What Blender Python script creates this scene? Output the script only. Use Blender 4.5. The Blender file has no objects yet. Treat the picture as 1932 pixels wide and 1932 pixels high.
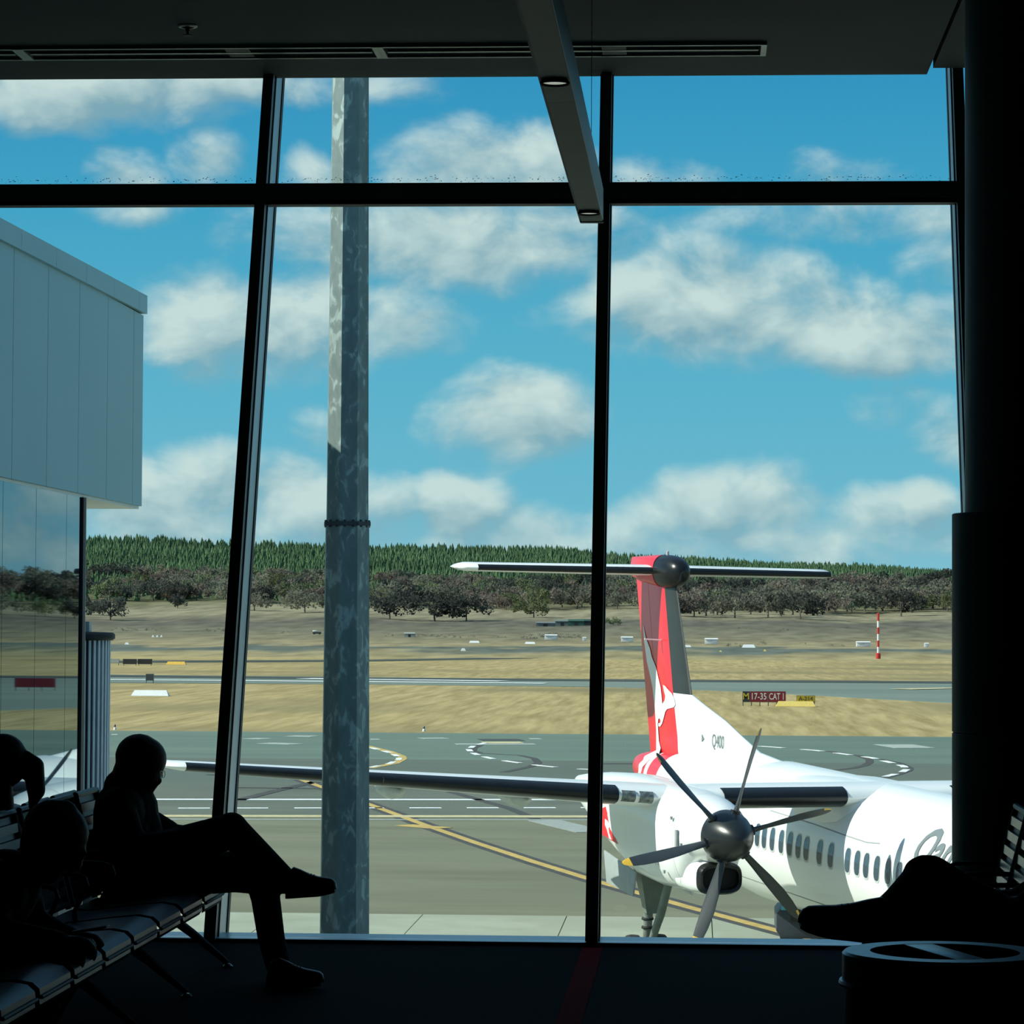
import bpy, bmesh, math, random
import numpy as np
from mathutils import Vector, Matrix
from mathutils.geometry import tessellate_polygon

random.seed(7); rng = np.random.default_rng(7)
scene = bpy.context.scene
COL = scene.collection
R = math.radians

# ------------------------------------------------------------------ camera
CAM_H = 1.7                      # eye height above the lounge floor (z = 0)
FPX = 5700.0                     # focal length in pixels of the 1932 frame
YAW, PIT, ROLL = R(3.5), R(2.1), R(0.3)
GZ = CAM_H - 6.93                # apron level outside, one storey down
cam_d = bpy.data.cameras.new('camera'); cam = bpy.data.objects.new('camera', cam_d); COL.objects.link(cam)
cam_d.sensor_width = 36.0; cam_d.sensor_fit = 'HORIZONTAL'; cam_d.lens = FPX / 1932 * 36.0
cam_d.clip_start = 0.05; cam_d.clip_end = 12000
_fw = np.array([-math.sin(YAW)*math.cos(PIT), math.cos(YAW)*math.cos(PIT), math.sin(PIT)])
_rt = np.array([math.cos(YAW), math.sin(YAW), 0.0]); _up = np.cross(_rt, _fw)
RT = math.cos(ROLL)*_rt + math.sin(ROLL)*_up; UP = -math.sin(ROLL)*_rt + math.cos(ROLL)*_up; FW = _fw
m = Matrix([[RT[i], UP[i], -FW[i], 0] for i in range(3)] + [[0, 0, 0, 1]]); m.translation = Vector((0, 0, CAM_H))
cam.matrix_world = m
scene.camera = cam
scene.view_settings.view_transform = 'Standard'; scene.view_settings.look = 'None'
scene.view_settings.gamma = 1.0; scene.view_settings.use_curve_mapping = False
scene.view_settings.exposure = 0.0
try:
    scene.cycles.use_denoising = True
    scene.cycles.max_bounces = 5; scene.cycles.diffuse_bounces = 3; scene.cycles.glossy_bounces = 3; scene.cycles.transparent_max_bounces = 10
    scene.cycles.adaptive_threshold = 0.03
    scene.cycles.sample_clamp_indirect = 6.0
except Exception: pass

def ray(x, y): return FW + RT*(x-966)/FPX + UP*(966-y)/FPX
def onY(x, y, Y): r = ray(x, y); return np.array([0, 0, CAM_H]) + r*(Y/r[1])
def onZ(x, y, Z): r = ray(x, y); return np.array([0, 0, CAM_H]) + r*((Z-CAM_H)/r[2])

# ------------------------------------------------------------------ sun
SUN_TO = Vector((-2.49, -0.335, 1.90)).normalized()      # towards the sun: left, a little behind, 40 degrees up
sd = bpy.data.lights.new('sun', 'SUN'); so = bpy.data.objects.new('sun', sd); COL.objects.link(so)
sd.energy = 6.2; sd.angle = R(0.53); sd.color = (1.0, 0.96, 0.88)
so.rotation_euler = SUN_TO.to_track_quat('Z', 'Y').to_euler()
so.location = (-40, -10, 40)

# ------------------------------------------------------------------ world: blue sky with cumulus
def build_world():
    w = bpy.data.worlds.new('sky'); scene.world = w; w.use_nodes = True
    nt = w.node_tree; nt.nodes.clear(); N = nt.nodes; L = nt.links
    def node(t, **k):
        n = N.new(t)
        for a, b in k.items(): setattr(n, a, b)
        return n
    def mth(op, a, b=None, c=None, clamp=False):
        n = node('ShaderNodeMath', operation=op, use_clamp=clamp)
        for i, v in enumerate((a, b, c)):
            if v is None: continue
            if isinstance(v, (int, float)): n.inputs[i].default_value = v
            else: L.new(v, n.inputs[i])
        return n.outputs[0]
    def mixc(f, a, b):
        n = node('ShaderNodeMix', data_type='RGBA'); L.new(f, n.inputs[0])
        for i, v in ((6, a), (7, b)):
            if isinstance(v, tuple): n.inputs[i].default_value = (*v, 1)
            else: L.new(v, n.inputs[i])
        return n.outputs[2]
    tc = node('ShaderNodeTexCoord'); sx = node('ShaderNodeSeparateXYZ'); L.new(tc.outputs['Generated'], sx.inputs[0])
    x, y, z = sx.outputs
    az = mth('ARCTAN2', x, y)
    hyp = mth('SQRT', mth('ADD', mth('MULTIPLY', x, x), mth('MULTIPLY', y, y)))
    e = mth('DIVIDE', z, mth('MAXIMUM', hyp, 0.12))
    # fluffy noise in (azimuth, elevation)
    cv = node('ShaderNodeCombineXYZ'); L.new(mth('MULTIPLY', az, 26.0), cv.inputs[0]); L.new(mth('MULTIPLY', e, 36.0), cv.inputs[1])
    def noise(vec, scale, detail, rough=0.55, dist=0.0):
        n = node('ShaderNodeTexNoise'); n.inputs['Scale'].default_value = scale; n.inputs['Detail'].default_value = detail
        n.inputs['Roughness'].default_value = rough; n.inputs['Distortion'].default_value = dist
        L.new(vec, n.inputs['Vector']); return n.outputs['Fac']
    n1 = noise(cv.outputs[0], 1.0, 9.0, 0.56, 0.25)
    off = node('ShaderNodeVectorMath', operation='ADD'); off.inputs[1].default_value = (-0.17, 0.34, 0); L.new(cv.outputs[0], off.inputs[0])
    n2 = noise(off.outputs[0], 1.0, 4.0, 0.5, 0.25)
    nb = noise(cv.outputs[0], 0.24, 3.0)
    # cumulus heaps: (px, py, rx, r_up, r_down, weight) in the frame of the photograph turned into angles
    heaps = [(200,165,250,75,70,1.0),(30,195,120,60,60,.75),(440,150,150,60,45,.8),(560,155,110,40,40,.5),(400,300,75,58,45,.85),(235,330,75,42,60,.75),(240,395,90,30,32,.6),
             (575,325,60,50,50,.75),(905,320,170,78,95,1.0),(1010,330,110,90,90,.85),(840,480,330,110,58,1.0),(1000,470,220,100,65,.9),(700,160,120,40,30,.35),(620,440,170,70,80,.5),
             (1260,340,110,50,50,.7),(1590,335,90,35,40,.3),(1640,410,330,45,40,.55),(1790,505,80,60,45,.5),(1290,500,170,60,60,.65),
             (1330,580,250,115,85,1.0),(1480,610,210,85,75,.95),(1610,600,110,60,60,.55),(1650,640,260,60,60,.9),(1790,620,110,70,75,1.0),
             (580,600,140,100,100,1.0),(400,590,160,75,95,.75),(740,605,120,70,75,.8),(500,690,150,60,50,.55),
             (965,800,150,95,70,1.0),(1010,765,90,62,60,.9),(600,810,60,40,50,.4),(1800,820,80,60,45,.7),(1700,765,70,30,30,.25),(930,890,60,22,18,.25),
             (330,940,200,85,90,1.0),(440,900,110,52,80,.9),(530,900,90,50,90,.9),(590,960,130,70,60,.9),(730,970,90,55,60,.8),(860,955,85,55,65,1.0),(920,940,60,38,60,.8),(1010,985,120,40,50,.7),
             (1350,945,140,55,70,1.0),(1430,930,110,62,80,1.0),(1490,935,90,42,80,.9),(1250,965,100,40,60,.8),(1630,960,120,45,60,.9),(1740,955,60,45,60,.95),(1560,1000,300,50,70,.75),(1200,1010,200,50,60,.7),(480,990,420,40,40,.65),(1000,1020,500,30,30,.6)]
    P2 = node('ShaderNodeCombineXYZ'); L.new(az, P2.inputs[0]); L.new(e, P2.inputs[1]); P2 = P2.outputs[0]
    # clear sky colour by elevation
    cr = node('ShaderNodeValToRGB'); L.new(mth('MULTIPLY', e, 2.5), cr.inputs[0])
    els = cr.color_ramp.elements
    els[0].position = 0.0; els[0].color = (0.30, 0.58, 0.72, 1); els[1].position = 1.0; els[1].color = (0.02, 0.17, 0.46, 1)
    for p, c in ((0.10, (0.17, 0.50, 0.68)), (0.22, (0.115, 0.455, 0.66)), (0.34, (0.066, 0.385, 0.625)), (0.45, (0.040, 0.315, 0.585)), (0.6, (0.03, 0.26, 0.55))):
        k = els.new(p); k.color = (*c, 1)
    dn = mth('MULTIPLY', mth('SUBTRACT', n1, 0.5), 2.0)
    dl = mth('MULTIPLY', mth('SUBTRACT', n1, n2), 2.6)
    far = mth('MULTIPLY', mth('MULTIPLY', mth('SUBTRACT', 0.06, e), 9.0, clamp=True), 0.5)
    def shade(fld, grad):
        """cloud over sky for a heap field and its slope towards the sun"""
        dens = mth('ADD', mth('MULTIPLY', fld, 0.62), dn)
        mr = node('ShaderNodeMapRange', interpolation_type='SMOOTHSTEP'); L.new(dens, mr.inputs[0])
        mr.inputs[1].default_value = -0.26; mr.inputs[2].default_value = 0.56
        lit = mth('ADD', mth('ADD', dl, mth('MULTIPLY', grad, 0.9)), mth('MULTIPLY_ADD', dens, 0.25, 0.40), clamp=True)
        cloud = mixc(lit, (0.27, 0.43, 0.52), (0.70, 0.79, 0.79))
        cloud = mixc(far, cloud, (0.34, 0.56, 0.66))
        colr = mixc(mth('MULTIPLY', mr.outputs[0], 0.92), cr.outputs[0], cloud)
        bg = node('ShaderNodeBackground'); L.new(colr, bg.inputs[0]); bg.inputs[1].default_value = 1.0
        return bg.outputs[0]
    H = []
    for px, py, rx, ru, rdn, wgt in heaps:
        d = ray(px, py-(ru-rdn)/2); H.append((math.atan2(d[0], d[1]), d[2]/math.hypot(d[0], d[1]), rx/FPX*1.1, (ru+rdn)/2/FPX*1.15, wgt))
    DX, DE = -14/FPX, 26/FPX
    # one heap: an ellipse in (azimuth, elevation), sampled here and a little towards the sun, merged with the heaps before it
    gt = bpy.data.node_groups.new('cloud_heap', 'ShaderNodeTree')
    for nm, tp in (('P', 'NodeSocketVector'), ('S', 'NodeSocketVector'), ('O', 'NodeSocketVector'), ('W', 'NodeSocketFloat'), ('C', 'NodeSocketFloat'), ('F0', 'NodeSocketFloat'), ('F1', 'NodeSocketFloat')):
        gt.interface.new_socket(nm, in_out='INPUT', socket_type=tp)
    for nm in ('F0', 'F1'): gt.interface.new_socket(nm, in_out='OUTPUT', socket_type='NodeSocketFloat')
    gi = gt.nodes.new('NodeGroupInput'); go = gt.nodes.new('NodeGroupOutput')
    def gn(t, op, *ins):
        n = gt.nodes.new(t); n.operation = op
        for k, v in enumerate(ins):
            if v is None: continue
            if isinstance(v, (int, float, tuple)): n.inputs[k].default_value = v
            else: gt.links.new(v, n.inputs[k])
        return n.outputs['Value'] if op == 'DOT_PRODUCT' else n.outputs[0]
    for k, sh in enumerate(((0, 0, 0), (DX, DE, 0))):
        p = gi.outputs['P'] if k == 0 else gn('ShaderNodeVectorMath', 'ADD', gi.outputs['P'], sh)
        v = gn('ShaderNodeVectorMath', 'MULTIPLY_ADD', p, gi.outputs['S'], gi.outputs['O'])
        d = gn('ShaderNodeVectorMath', 'DOT_PRODUCT', v, v)
        q = gn('ShaderNodeMath', 'MULTIPLY_ADD', d, gi.outputs['W'], gi.outputs['C'])
        gt.links.new(gn('ShaderNodeMath', 'SMOOTH_MAX', gi.outputs['F%d' % k], q, 0.25), go.inputs['F%d' % k])
    def field(hs):
        f0 = f1 = None
        for a0, e0, ra, re_, w in hs:
            n = node('ShaderNodeGroup'); n.node_tree = gt; L.new(P2, n.inputs['P'])
            n.inputs['S'].default_value = (1/ra, 1/re_, 0); n.inputs['O'].default_value = (-a0/ra, -e0/re_, 0)
            n.inputs['W'].default_value = -w; n.inputs['C'].default_value = w-(1-w)*0.35
            if f0 is None: n.inputs['F0'].default_value = -1.2; n.inputs['F1'].default_value = -1.2
            else: L.new(f0, n.inputs['F0']); L.new(f1, n.inputs['F1'])
            f0, f1 = n.outputs
        return f0, f1
    # the frame is cut into tiles, each knowing only the heaps that reach it
    A0, A1, E0, E1 = -0.236, 0.106, -0.01, 0.193
    ca = [A0+(A1-A0)*k/4 for k in range(5)]; ce = [E0+(E1-E0)*k/3 for k in range(4)]
    def mixs(fac, a, b):
        n = node('ShaderNodeMixShader'); L.new(fac, n.inputs[0]); L.new(a, n.inputs[1]); L.new(b, n.inputs[2]); return n.outputs[0]
    colsh = None
    for i in range(4):
        rowsh = None
        for j in range(3):
            m_ = 30/FPX
            hs = [h for h in H if h[0]+1.62*h[2] > ca[i]-m_ and h[0]-1.62*h[2] < ca[i+1]+m_ and h[1]+1.62*h[3] > ce[j]-m_ and h[1]-1.62*h[3] < ce[j+1]+m_]
            f0, f1 = field(hs)
            sh = shade(f0, mth('SUBTRACT', f0, f1))
            rowsh = sh if rowsh is None else mixs(mth('GREATER_THAN', e, ce[j]), rowsh, sh)
        colsh = rowsh if colsh is None else mixs(mth('GREATER_THAN', az, ca[i]), colsh, rowsh)
    # the same kind of broken cumulus everywhere else around the horizon and overhead
    inx = mth('MULTIPLY', mth('SUBTRACT', mth('ABSOLUTE', mth('ADD', az, 0.065)), 0.169), 40.0, clamp=True)
    ine = mth('MULTIPLY', mth('SUBTRACT', mth('ABSOLUTE', mth('SUBTRACT', e, 0.092)), 0.099), 40.0, clamp=True)
    gen = mth('MULTIPLY', mth('SUBTRACT', nb, 0.5), 5.0)
    allsky = mixs(mth('MAXIMUM', inx, ine), colsh, shade(gen, mth('MULTIPLY', dn, 0.0)))
    out = node('ShaderNodeOutputWorld'); L.new(allsky, out.inputs[0])
build_world()

# ------------------------------------------------------------------ materials
MATS = {}
def pm(name, col, rough=0.5, metal=0.0, var=0.12, scale=6.0, bump=0.0, coat=0.0, stretch=(1,1,1), col2=None, spec=0.5, objrand=0.0, detail=5.0, bscale=None, coords='Object', emit=None):
    """procedural principled material: colour varied by noise, optional bump"""
    if name in MATS: return MATS[name]
    mt = bpy.data.materials.new(name); mt.use_nodes = True; MATS[name] = mt
    nt = mt.node_tree; b = nt.nodes['Principled BSDF']; L = nt.links
    tc = nt.nodes.new('ShaderNodeTexCoord'); mp = nt.nodes.new('ShaderNodeMapping'); mp.inputs['Scale'].default_value = stretch
    L.new(tc.outputs[coords], mp.inputs[0])
    nz = nt.nodes.new('ShaderNodeTexNoise'); nz.inputs['Scale'].default_value = scale; nz.inputs['Detail'].default_value = detail
    L.new(mp.outputs[0], nz.inputs['Vector'])
    cr = nt.nodes.new('ShaderNodeValToRGB'); L.new(nz.outputs['Fac'], cr.inputs[0])
    c1 = tuple(max(0, c*(1-var)) for c in col); c2 = col2 or tuple(min(1, c*(1+var)) for c in col)
    if col2: c1 = col
    cr.color_ramp.elements[0].position = 0.32; cr.color_ramp.elements[0].color = (*c1, 1)
    cr.color_ramp.elements[1].position = 0.68; cr.color_ramp.elements[1].color = (*c2, 1)
    src = cr.outputs[0]
    if objrand:
        oi = nt.nodes.new('ShaderNodeObjectInfo'); hs = nt.nodes.new('ShaderNodeHueSaturation')
        mr = nt.nodes.new('ShaderNodeMapRange'); mr.inputs[3].default_value = 1-objrand; mr.inputs[4].default_value = 1+objrand
        L.new(oi.outputs['Random'], mr.inputs[0]); L.new(mr.outputs[0], hs.inputs['Value']); L.new(src, hs.inputs['Color'])
        mh = nt.nodes.new('ShaderNodeMath'); mh.operation = 'MULTIPLY_ADD'; mh.inputs[1].default_value = 0.05; mh.inputs[2].default_value = 0.475
        L.new(oi.outputs['Random'], mh.inputs[0]); L.new(mh.outputs[0], hs.inputs['Hue']); src = hs.outputs[0]
    L.new(src, b.inputs['Base Color'])
    b.inputs['Roughness'].default_value = rough; b.inputs['Metallic'].default_value = metal
    b.inputs['Specular IOR Level'].default_value = spec; b.inputs['Coat Weight'].default_value = coat
    if bump:
        bp = nt.nodes.new('ShaderNodeBump'); bp.inputs['Strength'].default_value = bump
        n2 = nt.nodes.new('ShaderNodeTexNoise'); n2.inputs['Scale'].default_value = bscale or scale*4; n2.inputs['Detail'].default_value = 4
        L.new(mp.outputs[0], n2.inputs['Vector']); L.new(n2.outputs['Fac'], bp.inputs['Height']); L.new(bp.outputs[0], b.inputs['Normal'])
    if emit:
        b.inputs['Emission Color'].default_value = (*emit[:3], 1); b.inputs['Emission Strength'].default_value = emit[3]
    return mt

def glass_mat(name, tint, refl=1.0, rough=0.0, ior=1.5):
    mt = bpy.data.materials.new(name); mt.use_nodes = True; MATS[name] = mt
    nt = mt.node_tree; nt.nodes.clear(); L = nt.links
    tr = nt.nodes.new('ShaderNodeBsdfTransparent'); tr.inputs[0].default_value = (*tint, 1)
    gl = nt.nodes.new('ShaderNodeBsdfGlossy'); gl.inputs['Roughness'].default_value = rough; gl.inputs[0].default_value = (1, 1, 1, 1)
    fr = nt.nodes.new('ShaderNodeFresnel'); fr.inputs[0].default_value = ior
    mu = nt.nodes.new('ShaderNodeMath'); mu.operation = 'MULTIPLY'; mu.inputs[1].default_value = refl; L.new(fr.outputs[0], mu.inputs[0])
    mx = nt.nodes.new('ShaderNodeMixShader'); L.new(mu.outputs[0], mx.inputs[0]); L.new(tr.outputs[0], mx.inputs[1]); L.new(gl.outputs[0], mx.inputs[2])
    o = nt.nodes.new('ShaderNodeOutputMaterial'); L.new(mx.outputs[0], o.inputs[0])
    return mt

# ------------------------------------------------------------------ mesh helpers
def tag(o, label=None, cat=None, group=None, kind=None):
    if label: o['label'] = label
    if cat: o['category'] = cat
    if group: o['group'] = group
    if kind: o['kind'] = kind
    return o
def empty(name, loc=(0, 0, 0), rot=(0, 0, 0)):
    o = bpy.data.objects.new(name, None); COL.objects.link(o); o.location = loc; o.rotation_euler = rot; o.empty_display_size = 0.1
    return o
def link(name, me, parent=None, loc=None):
    o = bpy.data.objects.new(name, me); COL.objects.link(o)
    if parent is not None: o.parent = parent
    if loc is not None: o.location = loc
    return o
def mesh(name, verts, faces, mats, parent=None, smooth=False, fm=None, loc=None):
    me = bpy.data.meshes.new(name); me.from_pydata([tuple(map(float, v)) for v in verts], [], faces)
    for mt in (mats if isinstance(mats, (list, tuple)) else [mats]): me.materials.append(mt)
    if fm is not None: me.polygons.foreach_set('material_index', fm)
    if smooth is True: me.polygons.foreach_set('use_smooth', [True]*len(me.polygons))
    me.update()
    bm = bmesh.new(); bm.from_mesh(me); bmesh.ops.recalc_face_normals(bm, faces=bm.faces); bm.to_mesh(me); bm.free()
    if smooth == 'auto':
        me.polygons.foreach_set('use_smooth', [True]*len(me.polygons)); me.set_sharp_from_angle(angle=R(38))
    return link(name, me, parent, loc)
class MB:
    """collects shapes for one mesh"""
    def __init__(s): s.v = []; s.f = []; s.m = []
    def add(s, v, f, mi=0):
        n = len(s.v); s.v += [tuple(map(float, p)) for p in v]; s.f += [tuple(i+n for i in q) for q in f]; s.m += [mi]*len(f); return s
    def box(s, a, b, mi=0):
        x0, y0, z0 = a; x1, y1, z1 = b
        return s.add([(x0,y0,z0),(x1,y0,z0),(x1,y1,z0),(x0,y1,z0),(x0,y0,z1),(x1,y0,z1),(x1,y1,z1),(x0,y1,z1)],
                     [(0,3,2,1),(4,5,6,7),(0,1,5,4),(1,2,6,5),(2,3,7,6),(3,0,4,7)], mi)
    def hexa(s, bot, top, mi=0):
        return s.add(list(bot)+list(top), [(0,3,2,1),(4,5,6,7),(0,1,5,4),(1,2,6,5),(2,3,7,6),(3,0,4,7)], mi)
    def loft(s, rings, mi=0, cap=True, closed=True):
        n = len(rings[0]); v = [p for r in rings for p in r]; f = []
        for k in range(len(rings)-1):
            for i in range(n if closed else n-1):
                j = (i+1) % n; f.append((k*n+i, k*n+j, (k+1)*n+j, (k+1)*n+i))
        if cap and closed:
            f.append(tuple(reversed(range(n)))); f.append(tuple((len(rings)-1)*n+i for i in range(n)))
        return s.add(v, f, mi)
    def tube(s, pts, r, n=8, mi=0):
        pts = [Vector(p) for p in pts]; rs = r if isinstance(r, (list, tuple)) else [r]*len(pts); rings = []
        ref = Vector((0, 0, 1))
        for i, p in enumerate(pts):
            t = (pts[min(i+1, len(pts)-1)] - pts[max(i-1, 0)]).normalized()
            if abs(t.dot(ref)) > 0.97: ref = Vector((1, 0, 0)) if abs(t.x) < 0.9 else Vector((0, 1, 0))
            a = t.cross(ref).normalized(); b = a.cross(t).normalized()
            rings.append([p + a*math.cos(k*2*math.pi/n)*rs[i] + b*math.sin(k*2*math.pi/n)*rs[i] for k in range(n)])
        return s.loft(rings, mi)
    def lathe(s, prof, c=(0, 0, 0), n=32, mi=0, axis='z'):
        rings = []
        for r_, z_ in prof:
            ring = []
            for k in range(n):
                a = k*2*math.pi/n; p = (r_*math.cos(a), r_*math.sin(a), z_)
                if axis == 'x': p = (z_, r_*math.cos(a), r_*math.sin(a))
                if axis == 'y': p = (r_*math.cos(a), z_, r_*math.sin(a))
                ring.append((c[0]+p[0], c[1]+p[1], c[2]+p[2]))
            rings.append(ring)
        return s.loft(rings, mi)
    def prism(s, poly, axis, a, b, mi=0):
        """polygon in the plane normal to axis, extruded from a to b"""
        def P(p, t): return {'x': (t, p[0], p[1]), 'y': (p[0], t, p[1]), 'z': (p[0], p[1], t)}[axis]
        return s.loft([[P(p, a) for p in poly], [P(p, b) for p in poly]], mi)
    def build(s, name, mats, parent=None, smooth=False, loc=None, bevel=0.0, seg=2):
        o = mesh(name, s.v, s.f, mats, parent, smooth, s.m, loc)
        if bevel:
            bm = bmesh.new(); bm.from_mesh(o.data)
            ed = [e for e in bm.edges if len(e.link_faces) == 2 and e.calc_face_angle(0) > R(35)]
            bmesh.ops.bevel(bm, geom=ed, offset=bevel, segments=seg, affect='EDGES', profile=0.6)
            bm.to_mesh(o.data); bm.free()
            o.data.polygons.foreach_set('use_smooth', [True]*len(o.data.polygons)); o.data.set_sharp_from_angle(angle=R(40))
        return o
def copy_tree(o, parent=None):
    c = o.copy(); COL.objects.link(c)
    if parent is not None: c.parent = parent
    for ch in list(o.children): copy_tree(ch, c)
    return c
def text_mesh(name, body, size, mat, parent, mtx, shear=0.0, extrude=0.002, bold=0.0, xscale=1.0, fit=None):
    """flat lettering as a mesh: local X along the line, local Y up the letters"""
    cu = bpy.data.curves.new(name, 'FONT'); cu.body = body; cu.size = size; cu.shear = shear; cu.extrude = extrude; cu.offset = bold
    cu.align_x = 'CENTER'; cu.align_y = 'CENTER'; cu.resolution_u = 3
    t = bpy.data.objects.new(name, cu); COL.objects.link(t)
    dg = bpy.context.evaluated_depsgraph_get(); me = bpy.data.meshes.new_from_object(t.evaluated_get(dg))
    bpy.data.objects.remove(t); bpy.data.curves.remove(cu)
    if fit:
        xs_ = [v.co.x for v in me.vertices]; xscale = min(1.0, fit/(max(xs_)-min(xs_)))
    me.transform(mtx @ Matrix.Diagonal((xscale, 1, 1, 1))); me.materials.clear(); me.materials.append(mat); me.name = name
    return link(name, me, parent)
def axes(o, x, y):
    """matrix with local X, Y along the given directions at o"""
    x = Vector(x).normalized(); y = Vector(y).normalized(); z = x.cross(y)
    mt = Matrix([[x[i], y[i], z[i], 0] for i in range(3)] + [[0, 0, 0, 1]]); mt.translation = Vector(o); return mt
# ------------------------------------------------------------------ lounge shell
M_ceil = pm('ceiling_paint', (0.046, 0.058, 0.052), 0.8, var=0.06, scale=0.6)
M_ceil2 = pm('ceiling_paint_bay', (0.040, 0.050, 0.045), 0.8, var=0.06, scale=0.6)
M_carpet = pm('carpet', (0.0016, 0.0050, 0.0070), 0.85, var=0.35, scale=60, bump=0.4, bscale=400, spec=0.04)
M_red = pm('red_carpet_band', (0.34, 0.003, 0.010), 0.9, var=0.25, scale=60, bump=0.3, bscale=400, spec=0.03)
M_frame = pm('dark_anodised_frame', (0.17, 0.24, 0.25), 0.42, 0.3, var=0.15, scale=3)
M_alu = pm('sill_aluminium', (0.45, 0.50, 0.52), 0.35, 0.7, var=0.1, scale=8, stretch=(1, 6, 6))
M_side = pm('mullion_side_lit', (0.42, 0.50, 0.55), 0.4, 0.4, var=0.08, scale=4)  # paler tone puts skylight on the mullion's side into the colour
M_wall = pm('dark_wall', (0.05, 0.05, 0.05), 0.85, var=0.1, scale=1.5)
M_black = pm('black_rubber', (0.006, 0.007, 0.008), 0.6, var=0.2, scale=20)
M_glass = glass_mat('window_glass', (0.945, 0.995, 0.97), 0.5)
M_col = pm('column_paint', (0.10, 0.135, 0.12), 0.55, var=0.1, scale=1.5)
M_clad = pm('column_cladding', (0.06, 0.085, 0.078), 0.6, 0.1, var=0.12, scale=2, stretch=(1, 1, 0.2))

LEAN = 0.39; Y0G = 16.15
def yg(z): return Y0G + LEAN*z
ZT = 5.22                                            # head of the glazing
MX = [-8.73, -6.68, -4.625, -2.572, -0.543, 1.535, 3.58]

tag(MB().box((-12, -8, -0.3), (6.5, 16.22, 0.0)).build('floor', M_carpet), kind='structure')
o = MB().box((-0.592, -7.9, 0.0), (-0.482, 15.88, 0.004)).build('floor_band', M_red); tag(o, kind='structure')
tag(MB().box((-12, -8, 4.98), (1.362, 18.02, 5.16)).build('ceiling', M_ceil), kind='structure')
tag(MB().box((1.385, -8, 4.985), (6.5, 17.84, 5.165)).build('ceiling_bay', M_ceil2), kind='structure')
tag(MB().box((-12.2, -8.3, 5.24), (6.7, 18.75, 5.6)).build('roof', M_wall), kind='structure')
tag(MB().box((-12.3, -8.3, -0.3), (-12, 18.4, 5.24)).build('wall_left', M_wall), kind='structure')
tag(MB().box((6.5, -8.3, -0.3), (6.8, 18.4, 5.24)).build('wall_right', M_wall), kind='structure')
tag(MB().box((-12.3, -8.6, -0.3), (6.8, -8.3, 5.6)).build('wall_back', M_wall), kind='structure')
tag(MB().box((-12.3, -8.3, GZ), (6.8, 15.9, -0.3)).build('wall_below', M_wall), kind='structure')
tag(MB().hexa([(-12, 16.1, 0), (MX[0], 16.1, 0), (MX[0], 16.3, 0), (-12, 16.3, 0)], [(-12, yg(ZT)-.05, ZT), (MX[0], yg(ZT)-.05, ZT), (MX[0], yg(ZT)+.15, ZT), (-12, yg(ZT)+.15, ZT)]).build('wall_front', M_wall), kind='structure')
tag(MB().hexa([(MX[-1], 16.1, 0), (6.5, 16.1, 0), (6.5, 16.3, 0), (MX[-1], 16.3, 0)], [(MX[-1], yg(ZT)-.05, ZT), (6.5, yg(ZT)-.05, ZT), (6.5, yg(ZT)+.15, ZT), (MX[-1], yg(ZT)+.15, ZT)]).build('wall_front_end', M_wall), kind='structure')
# sill and head trims
tag(MB().box((MX[0], 15.98, 0.0), (MX[-1], 16.30, 0.018)).build('trim_1', M_alu), kind='structure')
tag(MB().box((MX[0], yg(ZT)-.12, ZT), (MX[-1], yg(ZT)+.2, ZT+.03)).build('trim_2', M_frame), kind='structure')
def lean_box(x0, x1, ya, yb, z0, z1):
    return MB().hexa([(x0, yg(z0)+ya, z0), (x1, yg(z0)+ya, z0), (x1, yg(z0)+yb, z0), (x0, yg(z0)+yb, z0)],
                     [(x0, yg(z1)+ya, z1), (x1, yg(z1)+ya, z1), (x1, yg(z1)+yb, z1), (x0, yg(z1)+yb, z1)])
# raking mullions: dark inner post, pale web, dark outer cap
for k, x in enumerate(MX):
    o = lean_box(x-.031, x+.031, -.20, -.128, 0.002, ZT).build('window_mullion', M_frame); tag(o, kind='structure')
    lean_box(x-.026, x+.024, -.125, .22, 0.002, ZT).build('web', M_side, o)
    lean_box(x-.030, x+.030, .22, .29, 0.002, ZT).build('outer_cap', M_black, o)
ZTR0, ZTR1 = 4.155, 4.285
for k in range(len(MX)-1):
    x0, x1 = MX[k]+.031, MX[k+1]-.031
    w = empty('window_%d' % (k+1), ((x0+x1)/2, Y0G, 0)); tag(w, kind='structure')
    inv = Matrix.Translation(Vector(w.location)).inverted()
    def sub(name, mb, mt):
        ob = mb.build(name, mt, w); ob.data.transform(inv); return ob
    sub('pane', lean_box(x0, x1, -.122, -.110, 0.02, ZTR0+.02), M_glass)
    sub('pane', lean_box(x0, x1, -.122, -.110, ZTR1-.02, ZT), M_glass)
    sub('transom', lean_box(x0, x1, -.19, -.105, ZTR0+.03, ZTR1), M_frame)
    sub('transom_lip', lean_box(x0, x1, -.17, -.06, ZTR0, ZTR0+.03), M_black)
    sub('gasket', lean_box(x0, x0+.008, -.126, -.106, 0.02, ZT), M_black)
    sub('gasket', lean_box(x1-.008, x1, -.126, -.106, 0.02, ZT), M_black)

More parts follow.
